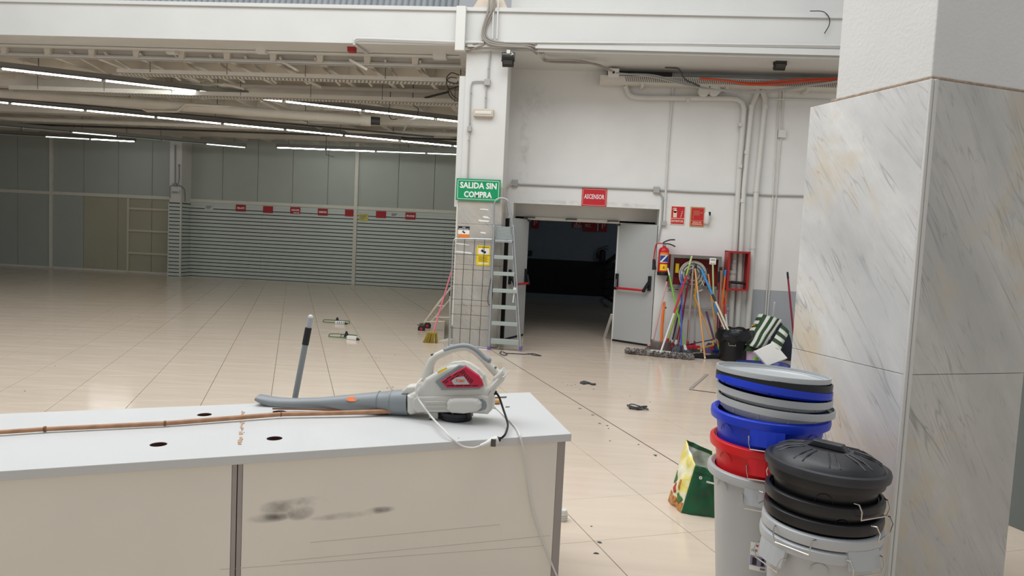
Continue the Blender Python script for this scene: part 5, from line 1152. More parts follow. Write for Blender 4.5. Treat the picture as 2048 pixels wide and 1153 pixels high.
mb.tube(arc([c+Vector((.03, -.03, 0)), c+Vector((.09, -.04, .01)), c+Vector((.12, -.01, 0)), c+Vector((.07, .0, .01))]), .006, 6); tag(mb.build('cord_coil', 'rag_dark', org=c), 'coiled dark green cord lying on the floor right of the counter', 'cord')
a, b = pz(1414, 750), pz(1382, 778); d_ = (b-a).normalized(); tag(MB().box((a+b)/2+UZ*.006, (.035, (b-a).length, .010), (d_.cross(UZ), d_, UZ)).build('metal_strip', 'counter_edge', org=a), 'flat grey metal strip on the floor behind the bins', 'strip')
a, b = pz(1378, 780), pz(1432, 787); tag(MB().bar(a+UZ*.003, b+UZ*.003, .012, .006).build('thin_rod', 'rag_dark', org=a), 'thin dark rod touching the metal strip on the floor', 'rod')
rnd = random.Random(5)
spots = [(745, 714, .012), (752, 717, .016), (760, 716, .012), (790, 711, .02), (738, 717, .01), (1135, 771, .014), (1125, 767, .01), (1143, 772, .016), (1150, 770, .014), (1160, 680+100, .012), (1186, 831, .03), (1160, 818, .03), (1200, 848, .03), (1214, 852, .03), (1217, 858, .018), (1300, 805, .014), (1220, 883, .014), (1277, 890, .018), (1310, 911, .025), (1312, 913, .02), (1200, 1086, .03), (1192, 1108, .03), (1183, 1054, .01), (225, 570, .03), (200, 572, .03), (262, 586, .025), (215, 624, .02), (225, 626, .02), (278, 636, .03), (110, 733, .016), (50, 783, .02), (700, 692, .02), (572, 627, .02), (785, 775, .02), (775, 777, .018), (1260, 793, .012), (1187, 779, .02), (700, 1090, .0)]
m_ = MB(); nn = 7
for (x, y, s) in spots:
    if s <= 0: continue
    c = pz(x, y); r_ = [(s*rnd.uniform(.3, .75)) for _ in range(nn)]
    m_.hexa([c+Vector((r_[i]*1.0*math.cos(2*math.pi*i/nn), r_[i]*.6*math.sin(2*math.pi*i/nn), .0002)) for i in range(nn)], [c+Vector((r_[i]*.7*math.cos(2*math.pi*i/nn), r_[i]*.4*math.sin(2*math.pi*i/nn), .0035)) for i in range(nn)])
o = tag(m_.build('dirt_crumbs', 'rag_dark'), 'small dark crumbs of dirt scattered over the tiled floor', 'dirt'); o['kind'] = 'stuff'
c = pz(1124, 1041); t = thing('bottle_cap', 'white ribbed plastic cap on the floor behind the counter end', 'cap', c); MB().lathe([(.001, .0), (.030, 0), (.031, .05), (.024, .065), (.001, .065)], c, 20).build('cap_body', 'white_plastic', t); 
for k in range(3): MB().lathe([(.031, .012+.014*k), (.034, .014+.014*k), (.031, .018+.014*k)], c, 20).build('cap_rib', 'white_plastic', t)

# ================================================================== COUNTER
CZ = .80
FR, FLc, BR, BL = pz(1143, 868, CZ), pz(0, 943, CZ), pz(1060, 785, CZ), pz(0, 828, CZ)
du_ = (FR-FLc).normalized(); FLx = FLc-du_*1.1; BLx = BL-(BR-BL).normalized()*1.1
dn_ = Vector((-du_.y, du_.x, 0))                                  # across the counter, away from the viewer
counter = thing('shop_counter', 'long white shop counter with cable holes in the foreground', 'counter', (FR+FLx)/2*1.0 - UZ*CZ)
def c2(P): v = P-FR; return (v.dot(du_), v.dot(dn_))
holes = [pz(317, 889, CZ), pz(549, 877, CZ), pz(409, 829.5, CZ), pz(559, 824, CZ)]
out = [c2(FLx), c2(FR), c2(BR), c2(BLx)]
hp = [[(c2(h)[0]+.030*math.cos(2*math.pi*k/24), c2(h)[1]+.030*math.sin(2*math.pi*k/24)) for k in range(24)] for h in holes]
MB().shape([out]+hp, FR-UZ*.035, (du_, dn_, UZ), .035, .003).build('worktop', 'counter_white', counter)
for h in holes: MB().lathe([(.0305, -.0345), (.0305, -.002), (.0295, -.002), (.0295, -.20), (.001, -.20)], h, 24).build('cable_hole', 'brown_hole', counter)
# scraped strip of old glue on the top
g0, g1 = pz(486, 824, CZ), pz(480, 889, CZ); mat('glue', '#c7a489', .8, var=.35, scale=90)
gm = MB(); 
for k in range(26):
    f = k/25; p = g0.lerp(g1, f)+du_*random.uniform(-.004, .004); 
    if random.random() < .8: gm.box(p+UZ*.0012, (random.uniform(.006, .016), random.uniform(.012, .03), .0018), (du_, dn_, UZ))
gm.build('glue_scar', 'glue', counter)
# front panels: the seam at x=475
F0 = FR + dn_*.018
def fpt(x, y): return pp(x, y, F0, dn_)
E_ = (fpt(1131, 885)-F0).dot(du_); S_ = (fpt(475.5, 917)-F0).dot(du_); ES = (fpt(1116, 885)-F0).dot(du_); S0 = (fpt(465, 917)-F0).dot(du_); S1 = (fpt(486, 917)-F0).dot(du_)
fmat = dirt_white('counter_front', '#efe9dc', '#5d5853', F0, (du_, UZ), [((fpt(x, y)-F0).dot(du_), fpt(x, y).z-CZ, w, h, st) for x, y, w, h, st in ((540, 1036, .09, .022, .8), (560, 1015, .09, .03, .8), (610, 1004, .10, .022, .85), (600, 1025, .06, .035, 1.0), (690, 1032, .14, .016, .65), (760, 1021, .07, .016, .9))], .42)
def fpanel(nm, u0, u1, z0, z1, m, y0=0., th=.019): 
    c = F0 + du_*((u0+u1)/2) + dn_*(y0+th/2); return MB().box((c.x, c.y, (z0+z1)/2), (u1-u0, th, z1-z0), (du_, dn_, UZ)).build(nm, m, counter, bevel=.0012)
Lx = (FLx-FR).dot(du_)
fpanel('front_panel', Lx+.02, S0-.001, .01, CZ-.036, fmat); fpanel('front_panel', S1+.001, ES-.001, .01, CZ-.036, fmat)
fpanel('edge_strip', S0, S_-.0015, .01, CZ-.037, 'counter_edge', -.001); fpanel('edge_strip', S_+.0015, S1, .01, CZ-.037, 'counter_edge', -.001); fpanel('edge_strip', ES, E_, .01, CZ-.037, 'counter_edge', -.001)
fpanel('seam', S_-.0015, S_+.0015, .01, CZ-.037, 'sub_dark', .004)
Bd = (BR-FR).dot(dn_)
def spanel(nm, u, th, m='counter_white'):
    a = F0+du_*u; c = a+dn_*(Bd/2)+du_*((BR-FR).dot(du_)*.5*0); return MB().box((c.x-du_.x*th/2, c.y-du_.y*th/2, (CZ-.036)/2+.005), (th, Bd-.06, CZ-.046), (du_, dn_, UZ)).build(nm, m, counter)
spanel('end_panel', E_-.002, .02); spanel('divider', S_, .03); spanel('end_panel', Lx+.05, .02)
bk = F0+dn_*(Bd-.05); c = bk+du_*((Lx+E_)/2); MB().box((c.x, c.y, (CZ-.036)/2+.005), (E_-Lx-.06, .012, CZ-.05), (du_, dn_, UZ)).build('back_panel', 'counter_white', counter)
# scuff lines on the front
for (p, q) in (((440, 1140), (1090, 1092)), ((560, 1124), (1100, 1072)), ((620, 1086), (1000, 1050))):
    a, b = fpt(*p)-dn_*.0003, fpt(*q)-dn_*.0003; MB().bar(a, b, .0006, .0010).build('scuff', mat('scuff', '#b3ab9c', .6), counter)

# ---- bamboo cane on the counter
bz = CZ+.014
bp_ = [pz(-60, 868, bz), pz(0, 865, bz), pz(90, 859, bz), pz(330, 847.5, bz), pz(562, 829, bz+.004), pz(700, 826, bz+.006), pz(790, 823, bz+.008), pz(960, 805, bz), pz(998, 801, bz)]
t = thing('bamboo_cane', 'long brown bamboo cane lying along the counter under the blower', 'cane', bp_[3])
MB().tube(bp_, [.0085, .0085, .009, .010, .0105, .011, .011, .011, .011], 12).build('cane', 'bamboo', t)
for p in (bp_[2], bp_[3], bp_[4]): MB().tube([p-du_*.006, p, p+du_*.006], [.0095, .0125, .0095], 12).build('node', 'bamboo_node', t)
tip = pz(1000, 803, bz); MB().tube([tip-du_*.05, tip], .0125, 12).build('cut_end', 'wood_pale', t)
a, b = pz(545, 818, CZ+.01), pz(790, 822, CZ+.008); pipe('thin_stick', 'thin brown stick lying beside the bamboo under the blower tube', [a, b], .004, 'bamboo_node', 'stick')
a, b = pz(985, 796, CZ+.005), pz(1013, 794.5, CZ+.005); pipe('thin_rod', 'short thin rod end behind the blower on the counter', [a, b], .0035, 'steel_dark', 'rod')
c = pz(1013, 815, CZ); t = thing('wood_screw', 'small grey screw standing on the white counter top', 'screw', c); MB().lathe([(.001, 0), (.006, 0), (.007, .002), (.001, .004)], c, 12).build('head', 'steel_dark', t); MB().cyl(c+UZ*.002, c+Vector((.016, 0, .003)), .002).build('shank', 'steel_dark', t)
for k, (x, y) in enumerate(((917, 877), (488, 866))): c = pz(x, y, CZ); tag(MB().lathe([(.001, 0), (.0025, 0), (.002, .0012), (.001, .0012)], c, 8).build('speck', 'rag_dark', org=c), ['dark speck near the front edge of the counter below the blower', 'dark speck by the glue scar on the counter'][k], 'speck')
# grey pole standing behind the counter
e0 = pz(590, 797, CZ); e0 = e0+dn_*.03
pt = pp(622, 630, e0, dn_); pb_ = pp(590, 797, e0, dn_); dd = (pb_-pt); foot = pt+dd*(pt.z/(-dd.z))
t = thing('grey_pole', 'grey broom pole with black collar standing behind the counter', 'pole', foot)
def pf(f): return pt+dd*f
MB().ball(pt+(dd.normalized()*.012), .0125, 14, 8).build('end_cap', 'white_plastic', t); MB().tube([pf(.04), pf(.17)], .0135, 14).build('clear_sleeve', 'st_silver', t); MB().tube([pf(.155), pf(.36)], .0165, 14).build('grip', 'black_rubber', t); MB().tube([pf(.34), foot], .0145, 14).build('shaft', 'blower_grey', t)

# ================================================================== LEAF BLOWER
base0 = pz(911, 838, CZ); tipc = pz(560, 812, CZ)
bu = (base0-tipc); bu.z = 0; bu.normalize(); bn = Vector((bu.y, -bu.x, 0))    # bn points to the viewer
def zx(zx_, zy_): return (780+zx_/6.069, 680+zy_/6.069)
def bq(zx_, zy_): x, y = zx(zx_, zy_); return pp(x, y, base0, bn)
def b2(zx_, zy_, w=0.): x, y = zx(zx_, zy_); v = pp(x, y, base0+bn*w, bn)-base0; return (v.dot(bu), v.z)
BA = (bu, UZ, bn)
blower = thing('leaf_blower', 'white and grey leaf blower with a red motor cover lying on the counter', 'leaf blower', base0)
def bshape(nm, pts, w0, w1, m, bev=.01, res=3, parent=None): return MB().shape([[b2(*p, w1*.85) for p in pts]], base0+bn*w0, BA, w1-w0, bev, res).build(nm, m, parent or blower)
body = [(215, 668), (300, 630), (390, 530), (430, 470), (560, 390), (720, 312), (860, 297), (930, 322), (1050, 398), (1120, 470), (1150, 590), (1200, 560), (1290, 480), (1410, 425), (1395, 465), (1275, 625), (1240, 700), (1240, 850), (1185, 910), (1040, 900), (470, 885), (280, 880), (215, 890)]
bshape('motor_housing', body, -.075, .062, 'blower_cream', .022, 4)
bshape('outlet_collar', [(205, 672), (330, 668), (330, 885), (270, 912), (235, 912), (205, 880)], -.066, .066, 'blower_cream', .02, 4)
bshape('nose_cap', [(128, 660), (150, 612), (205, 568), (330, 556), (360, 600), (330, 660)], -.035, .04, 'blower_cream', .012, 3)
bshape('side_rail', [(270, 760), (290, 715), (330, 690), (1120, 665), (1200, 690), (1210, 850), (1170, 880), (330, 880), (280, 830)], .05, .070, 'blower_cream', .008, 2)
vol = bshape('motor_bulge', [(690, 760), (720, 720), (800, 708), (1000, 706), (1070, 720), (1112, 770), (1110, 830), (1060, 872), (900, 900), (740, 890), (690, 850)], .05, .098, 'blower_cream', .02, 4)
bshape('arch_recess', [(1085, 712), (1130, 712), (1172, 750), (1182, 800), (1165, 840), (1110, 862), (1060, 872)], .058, .0725, 'grey_plastic', .004, 1)
for y in (750, 800, 850): bshape('air_slat', [(430, y-6), (690, y-8), (690, y+6), (430, y+8)], .066, .076, 'blower_cream', .003, 1)
surround = [(548, 506), (580, 466), (700, 385), (840, 300), (915, 305), (1035, 395), (1118, 478), (1142, 560), (1080, 602), (630, 612)]
bshape('cover_surround', surround, .052, .074, 'blower_grey', .008, 2)
redp = [(618, 500), (770, 405), (918, 318), (1040, 402), (1080, 430), (1122, 500), (1137, 552), (1085, 578), (692, 582)]
rc = bshape('motor_cover', redp, .06, .083, 'blower_red', .008, 3)
for (x, y, w, h) in ((665, 495, 40, 10), (690, 505, 40, 10), (715, 450, 50, 10), (757, 465, 44, 10), (800, 410, 50, 10), (822, 432, 44, 10), (868, 380, 60, 10), (890, 395, 46, 10)):
    bshape('vent_slot', [(x-w/2, y+14), (x+w/2, y-20), (x+w/2+6, y-8), (x-w/2+6, y+26)], .0825, .0840, 'blower_slot', 0, 1, rc)
for (x, y) in ((905, 420), (928, 442), (950, 465), (972, 485), (990, 500)): bshape('vent_slot', [(x-8, y+18), (x+14, y-22), (x+26, y-16), (x+4, y+24)], .0825, .0840, 'blower_slot', 0, 1, rc)
for (x0, x1) in ((700, 790), (805, 890), (905, 990), (1005, 1070)): bshape('vent_slot', [(x0, 548), (x1, 546), (x1, 558), (x0, 560)], .0825, .0840, 'blower_slot', 0, 1, rc)
lp_ = bshape('logo_plate', [(752, 490), (810, 452), (900, 437), (972, 536), (780, 540)], .0835, .0858, 'silver_plastic', .001, 1, rc)
mat('logo_orange', '#e8642f', .4); q = b2(855, 500, .085); MB().text('PLEM7', base0+bu*q[0]+UZ*q[1]+bn*.0858, BA, .040, .0125, .0008, .03).build('lettering', 'logo_orange', rc)
bshape('warning_label', [(575, 385), (690, 328), (702, 348), (590, 408)], .0617, .0627, 'yellow_print', 0, 1)
MB().cyl(bq(1085, 455)+bn*.03, bq(1085, 455)+bn*.079, .012, seg=14).build('dial', 'black_plastic', blower)
# handle loop
hpts = [(440, 505), (462, 400), (490, 300), (540, 222), (640, 165), (760, 118), (880, 95), (960, 105), (1040, 150), (1130, 235), (1220, 330), (1310, 420), (1330, 455)]
hw = [.030, .025, .020, .018, .017, .0165, .0165, .0165, .0165, .0165, .018, .021, .026]
P = arc([bq(*p) for p in hpts], 5); W2 = []
for i in range(len(hpts)-1): W2 += [hw[i]+(hw[i+1]-hw[i])*k/5 for k in range(5)]
W2.append(hw[-1]); MB().tube(P, W2, 16).build('handle', 'blower_cream', blower)
gp_ = [(655, 140), (760, 98), (880, 74), (970, 86), (1050, 132), (1140, 222), (1230, 262)]
MB().tube(arc([bq(*p) for p in [(650, 150), (760, 106), (880, 84), (965, 94), (1045, 140), (1135, 225), (1222, 270)]], 5), [.012]+[.0165]*29+[.011], 14).build('grip', 'blower_grey', blower)
MB().ball(bq(528, 186), .010, 10, 8, (1.4, 1, .7)).build('trigger_button', 'black_plastic', blower); MB().lathe([(.001, 0), (.006, 0), (.006, .004), (.003, .004), (.003, .001), (.001, .001)], bq(1288, 330)+bn*.018, 12, (bu, UZ, bn)).build('screw_boss', 'grey_plastic', blower)
bshape('rear_guard', [(1255, 455), (1365, 358), (1412, 425), (1300, 580), (1250, 640), (1200, 620)], -.045, .045, 'blower_cream', .014, 3)
bshape('rear_latch', [(1265, 525), (1345, 455), (1360, 468), (1280, 550)], .043, .047, 'counter_edge', .001, 1); bshape('latch_tab', [(1300, 555), (1370, 480), (1380, 500), (1320, 570)], -.01, .03, 'white_plastic', .004, 1)
# black intake base
q = b2(800, 985); cbase = base0+bu*q[0]*1.0; cbase.z = CZ
q0, q1 = b2(590, 960)[0], b2(1005, 960)[0]; cb2 = base0+bu*((q0+q1)/2); cb2.z = CZ; Rr = (q1-q0)/2*.97
zt_ = b2(800, 890)[1]+base0.z+.01
MB().lathe([(.001, .001), (Rr*.93, .001), (Rr*.97, .006), (Rr*.97, .02), (Rr, .022), (Rr, zt_-CZ), (.001, zt_-CZ)], cb2, 40).build('intake_base', 'black_plastic', blower)
for k in range(7): a_ = 2*math.pi*k/7+.2; MB().box(cb2+Vector((Rr*math.cos(a_), Rr*math.sin(a_), .03)), (.004, .006, .03), (Vector((math.cos(a_), math.sin(a_), 0)), Vector((-math.sin(a_), math.cos(a_), 0)), UZ)).build('intake_rib', 'black_plastic', blower)
bshape('intake_bracket', [(470, 880), (585, 880), (585, 965), (475, 960)], -.02, .045, 'blower_cream', .004, 2); MB().cyl(bq(520, 965)+bn*.0, bq(520, 965)+bn*.05, .014, seg=12).build('intake_knob', 'black_plastic', blower)
# blower tube: pixel centre line and half height (in photo px)
tb = [(517, 795.5, 6.5), (530, 800, 9), (545, 804.5, 10.5), (560, 807, 11.2), (590, 808.5, 11.5), (640, 808.2, 12.5), (700, 807, 17), (750, 806, 21), (781, 805.5, 23), (783, 805.5, 24.5), (800, 805.5, 25), (818, 805.5, 25.5)]
P, R_ = [], []
for (x, y, h) in tb: p = pp(x, y, base0, bn); P.append(p); R_.append((pp(x, y-h, base0, bn)-p).length)
MB().tube(P, R_, 24, True, [(1, 2.6), (1, 2.0), (1, 1.65), (1, 1.45), (1, 1.25), (1, 1.1)]+[(1, 1)]*6).build('blow_tube', 'blower_grey', blower)
for (x, h) in ((757, 22.5), (783, 24.8)): p = pp(x, 805.7, base0, bn); r_ = (pp(x, 805.7-h, base0, bn)-p).length; MB().tube([p-bu*.003, p-bu*.0015, p+bu*.0015, p+bu*.003], [r_*.98, r_*1.025, r_*1.025, r_*.98], 24).build('tube_ring', 'blower_grey', blower)
q = pp(709, 796, base0, bn)+bn*.030; mat('orange_mark', '#ef7d3b', .5)
st = pp(706, 797, base0, bn); rr_ = .036
def onside(x, y, e=.0): p = pp(x, y, base0, bn); cc = pp(x, 807, base0, bn); dz = p.z-cc.z; rad = (pp(x, 807-17.4, base0, bn)-cc).length; return p + bn*(math.sqrt(max(rad**2-dz**2, 1e-6))+.0038+e)
mb = MB(); mb.add([onside(709+11*math.cos(a_), 795.5+4.3*math.sin(a_)) for a_ in [i*2*math.pi/18 for i in range(18)]], [tuple(range(18))]); mb.build('fruit_sticker', 'orange_mark', blower, solid=.001)
mb = MB(); mb.tube([onside(720, 794), onside(728, 793), onside(733, 797), onside(726, 798), onside(720, 797)], .0012, 6); mb.build('sticker_leaf', 'green_sign', blower)
# cables of the blower
c0 = bq(1262, 640); c1 = bq(1295, 650)
MB().cyl(c0, c1, .011, .009, 12).build('cable_boot', 'black_rubber', blower)
cp = [c1]+[pp(780+x/6.069, 680+y/6.069, base0+bn*w, bn) for x, y, w in ((1330, 710, .0), (1370, 830, .03), (1410, 950, .08), (1430, 1040, .13), (1420, 1110, .18))]
x5 = [pz(1010, 868, CZ+.012), pz(1004, 876, CZ+.014), pz(1001, 877, CZ+.016)]
yy = [pp(1011, 868, FR-dn_*.01, dn_), pp(1004, 876, FR-dn_*.012, dn_), pp(999, 877, FR-dn_*.015, dn_)]
MB().tube(arc(cp[:-1]+yy, 5), .0048, 8).build('power_cable', 'black_rubber', blower)
MB().tube([yy[-1], pp(996, 880, FR-dn_*.016, dn_)], [.010, .013], 12).build('plug', 'black_rubber', blower)
# white extension lead: socket end hanging at the counter edge, lead looping up behind the blower neck and over the edge
ex0 = pp(995, 880, FR-dn_*.018, dn_)
t = thing('extension_lead', 'white extension lead looping over the blower with its socket at the counter edge', 'extension lead', ex0)
e = [ex0, pp(985, 884, FR-dn_*.018, dn_), pp(972, 889, FR-dn_*.018, dn_), pp(960, 893, FR-dn_*.018, dn_)]
MB().tube([e[0], e[0].lerp(e[1], .5), e[1], e[2], e[3]], [.017, .019, .019, .011, .007], 16).build('socket', 'white_plastic', t); MB().box(e[1]-dn_*.012, (.02, .02, .03)).build('earth_clip', 'steel_dark', t)
lead = [e[3], pp(945, 896.5, FR-dn_*.016, dn_), pp(925, 893, FR-dn_*.006, dn_), pz(905, 879, CZ+.008), pz(888, 861, CZ+.03)]
lead += [pp(x, y, base0+bn*w, bn) for x, y, w in ((866, 838, .145), (848, 815, .11), (836, 797, .078), (832, 782, .074), (835, 768, .06), (842, 760, .03), (850, 752, -.03))]
MB().tube(arc(lead, 5), .0042, 8).build('lead', 'cord_white', t)
t = thing('power_lead', 'white cord running over the counter edge and down its front', 'cord', FR-UZ*.3)
l2 = [pz(982, 808, CZ+.02), pz(992, 815, CZ+.008), pz(1010, 833, CZ+.006), pz(1025, 848, CZ+.006), pz(1034, 860, CZ+.006), pp(1040, 873, FR-dn_*.006, dn_), pp(1050, 915, FR-dn_*.006, dn_), pp(1060, 990, FR+dn_*.008, dn_), pp(1070, 1037, FR+dn_*.008, dn_), pp(1088, 1090, FR+dn_*.008, dn_), pp(1106, 1135, FR+dn_*.008, dn_), pp(1125, 1180, FR+dn_*.008, dn_)]
MB().tube(arc(l2, 5), .0042, 8).build('lead', 'cord_white', t); MB().tube([l2[0]-bu*.02, l2[0], l2[1]], [.010, .010, .006], 10).build('strain_relief', 'white_plastic', t)

# ================================================================== STACKED BINS
def tilt_axes(tx=0., ty=0., rz=0.):
    M = Matrix.Rotation(tx, 3, 'X') @ Matrix.Rotation(ty, 3, 'Y') @ Matrix.Rotation(rz, 3, 'Z')
    return (M @ UX, M @ UY, M @ UZ)
def tub(label, c, R, H, m, handles, rm=None, cat='bin', group=None, ax=None, rimh=.042, wire='wire', lug=True, pock=True):
    """open bin: c is the base centre; handles: list of angles"""
    c = Vector(c); ax = ax or (UX, UY, UZ); t = thing('storage_bin', label, cat, c, group)
    rb, rt = R*.70, R*.905
    pr = [(.001, .004), (rb, .004), (rb+.006, .01)] + [(rb+(rt-rb)*k/6, H*k/6) for k in range(1, 6)] + [(rt, H-rimh-.006), (rt, H-.01), (rt-.004, H-.01), (rt-.003, H-rimh)] + [(rb+(rt-rb)*k/6-.003, H*k/6) for k in range(5, 0, -1)] + [(rb-.003, .02), (.001, .02)]
    MB().lathe(pr, c, 64, ax).build('bin_body', m, t)
    rim = [(rt-.002, H-rimh*.75), (R*.955, H-rimh), (R, H-rimh), (R+.003, H-rimh*.55), (R+.001, H-.006), (R-.006, H), (R-.014, H+.001), (rt, H-.008)]
    MB().lathe(rim, c, 64, ax, closed=True).build('rim', m, t)
    for th in handles:
        e = ax[0]*math.cos(th)+ax[1]*math.sin(th); s = -ax[0]*math.sin(th)+ax[1]*math.cos(th)
        top = c+ax[2]*(H-rimh+.004)
        if lug:
            lw, lh = .070, .066
            pts = lambda z_, o_: [top+e*(math.sqrt(max((R+o_)**2-u*u, 0)))+s*u+ax[2]*z_ for u in (-lw, -lw/2, 0, lw/2, lw)]
            mb = MB(); A1, A2, A3, A4 = pts(0, .001), pts(-lh, .016), pts(-lh, .010), pts(0, -.012)
            vs = A1+A2+A3+A4; fs = []
            for r_ in range(3): fs += [(r_*5+i, r_*5+i+1, (r_+1)*5+i+1, (r_+1)*5+i) for i in range(4)]
            fs += [(0, 5, 10, 15), (4, 19, 14, 9)]; mb.add(vs, fs); mb.build('handle_lug', m, t, solid=.003)
        o = top+e*(R+.004); z1 = -.028
        MB().tube([o+s*.078+ax[2]*z1-e*.014, o+s*.074+ax[2]*(z1-.0)+e*.004, o+s*.072+ax[2]*(z1-.022)+e*.016, o+s*.066+ax[2]*(z1-.055)+e*.010, o-s*.066+ax[2]*(z1-.055)+e*.010, o-s*.072+ax[2]*(z1-.022)+e*.016, o-s*.074+ax[2]*z1+e*.004, o-s*.078+ax[2]*z1-e*.014], .0026, 6).build('wire_handle', wire, t)
    if pock:      # pressed round marks near the rim
        for th in (handles[0]-.85, handles[0]+.9):
            mb = MB(); rr = rt+.001
            mb.tube([c+ax[0]*(rr*math.cos(th+q))+ax[1]*(rr*math.sin(th+q))+ax[2]*(H-rimh-.045+.035*math.sin(w)) for q, w in [(.16*math.cos(w), w) for w in [math.pi*i/10 for i in range(11)]]], .0016, 5); mb.build('pressed_mark', m, t)
    return t
def lid(label, c, R, m, ax, inv=True, dome=.045, sk=.03, group='loose lids on the back stack'):
    """shallow bin lid; inv = lying upside down"""
    c = Vector(c); t = thing('bin_lid', label, 'lid', c, group); s = -1 if inv else 1; A = (ax[0], ax[1], ax[2]*s)
    MB().lathe([(R*.995, 0), (R, sk*.2), (R, sk), (R-.006, sk+.002), (R*.955, sk), (R*.93, sk), (R*.93-.004, sk*.7), (R*.95, sk*.8), (R-.007, sk*.6), (R-.007, 0)], c-A[2]*sk*.5*0, 64, A, closed=True).build('skirt', m, t)
    pr = [(R*.93, sk), (R*.91, sk+dome*.55), (R*.86, sk+dome*.8), (R*.5, sk+dome), (.002, sk+dome*1.05)]; pr2 = [(r*.985, h-.005) for r, h in pr][::-1]
    MB().lathe(pr+pr2, c, 64, A).build('crown', m, t)
    for k in range(12):
        a_ = 2*math.pi*k/12+.2; e = A[0]*math.cos(a_)+A[1]*math.sin(a_); MB().tube([c+e*(R*.925)+A[2]*(sk+.004), c+e*(R*.915)+A[2]*(sk+dome*.5)], .004, 6).build('crown_rib', m, t)
    return t
# back stack
s1 = Vector((.935, 3.24, 0)); R1 = .256; V_ = math.atan2(-s1.y, -s1.x)     # direction to the camera
hd1 = V_-.03
tub('tall silver bin standing at the bottom of the back stack', s1, R1, .655, 'silver_plastic', [hd1, hd1+math.pi], group='bins of the back stack')
tub('red bin nested in the tall silver bin', s1+Vector((-.002, 0, .135)), R1-.004, .652, 'red_tub', [hd1+.03, hd1+.03+math.pi], group='bins of the back stack')
tub('blue bin nested in the red bin', s1+Vector((.0, 0, .262)), R1+.002, .655, 'blue_tub', [hd1+.02, hd1+.02+math.pi], group='bins of the back stack')
ta = tilt_axes(0., .055)
lid('lowest silver lid lying upside down in the blue bin', s1+Vector((.02, .0, .968)), R1*1.0, 'silver_plastic', tilt_axes(0, .055, .3), True, .052)
lid('second silver lid lying just under the blue lid', s1+Vector((.012, .005, 1.016)), R1*.985, 'silver_plastic', tilt_axes(.0, .06, .9), True, .03)
lid('blue lid tilted between silver and black lids', s1+Vector((.006, .0, 1.055)), R1*.99, 'blue_tub', tilt_axes(-.045, .10), True, .02, .03)
lid('black lid lying under the topmost silver lid', s1+Vector((.006, .005, 1.08)), R1*.985, 'black_tub', tilt_axes(-.05, .07), True, .016, .03)
lid('topmost silver lid crowning the back stack', s1+Vector((.0, .005, 1.102)), R1*.97, 'silver_plastic', tilt_axes(-.05, .045), True, .012, .022)
# label on the tall silver bin
th = V_+.40-.66
def onbin(c, R, H, u, v, th0, z0, w, h, e=.0015):
    rb, rt = R*.70, R*.905; z = z0+h*v; r_ = rb+(rt-rb)*z/H+e; a_ = th0+w*(u-.5)/r_; return c+Vector((r_*math.cos(a_), r_*math.sin(a_), z))
lb = bpy.data.objects['storage_bin']
lx = pp(1516, 1118, s1+Vector((math.cos(V_), math.sin(V_), 0))*.22, Vector((math.cos(V_), math.sin(V_), 0)))
th = math.atan2(lx.y-s1.y, lx.x-s1.x); zl = lx.z-.065
mb = MB().grid(lambda u, v: onbin(s1, R1, .655, u, v, th, zl, .07, .13), 6, 1); mb.build('label_sheet', 'white_print', lb)
mb = MB().grid(lambda u, v: onbin(s1, R1, .655, u, v, th, zl+.022, .066, .046, .0025), 6, 1); mb.build('label_photo', mat('label_photo', '#8d87a8', .5), lb)
for u0 in (-.014, .019): mb = MB().grid(lambda u, v: onbin(s1, R1, .655, u, v, th+u0/.2, zl+.026, .018 if u0 < 0 else .013, .034, .0032), 4, 1); mb.build('label_bin_picture', 'black_print', lb)
mb = MB().grid(lambda u, v: onbin(s1, R1, .655, u, v, th-.002, zl+.112, .022, .008, .0032), 4, 1); mb.build('label_logo', 'red_sign', lb)
tv = Vector((math.cos(th), math.sin(th), 0)); ts = Vector((-tv.y, tv.x, 0))
oc = onbin(s1, R1, .655, .5, 0, th-.07, zl+.093, .01, .01, .0035); MB().text('100L', oc, (ts, UZ, tv), .028, .011, .0006, .01).build('lettering', 'black_print', lb)
for k in range(5): mb = MB().grid(lambda u, v: onbin(s1, R1, .655, u, v, th+.09, zl+.074+.007*k, .018, .002, .0032), 3, 1); mb.build('print_line', 'red_sign' if k % 2 else 'black_print', lb)
for k in range(6): mb = MB().grid(lambda u, v: onbin(s1, R1, .655, u, v, th+.06+.018*k, zl+.006, .0022, .011, .0032), 1, 1); mb.build('barcode_bar', 'black_print', lb)
# front stack
s2 = Vector((1.012, 2.735, 0)); R2 = .213; V2 = math.atan2(-s2.y, -s2.x); G2 = 'bins of the front stack'
hA = V2-.62; 
q = tub('lower silver bin of the front stack', s2, R2+.006, .572, 'silver_plastic', [V2-.85, V2-.85+math.pi], group=G2)
tub('upper silver bin of the front stack, directly under the black bins', s2+Vector((.003, 0, .05)), R2+.004, .572, 'silver_plastic', [V2+.78, V2+.78+math.pi], group=G2)
tub('lowest black bin with its wire handle facing the counter', s2+Vector((.003, 0, .105)), R2, .572, 'black_tub', [V2-.42, V2-.42+math.pi], group=G2, lug=False)
tub('middle black bin with its wire handle at the right', s2+Vector((.002, 0, .170)), R2, .572, 'black_tub', [V2+1.22, V2+1.22+math.pi], group=G2, lug=False)
tub('top black bin under the black lid', s2+Vector((.004, 0, .255)), R2-.004, .572, 'black_tub', [V2+.86, V2+.86+math.pi], group=G2, lug=False)
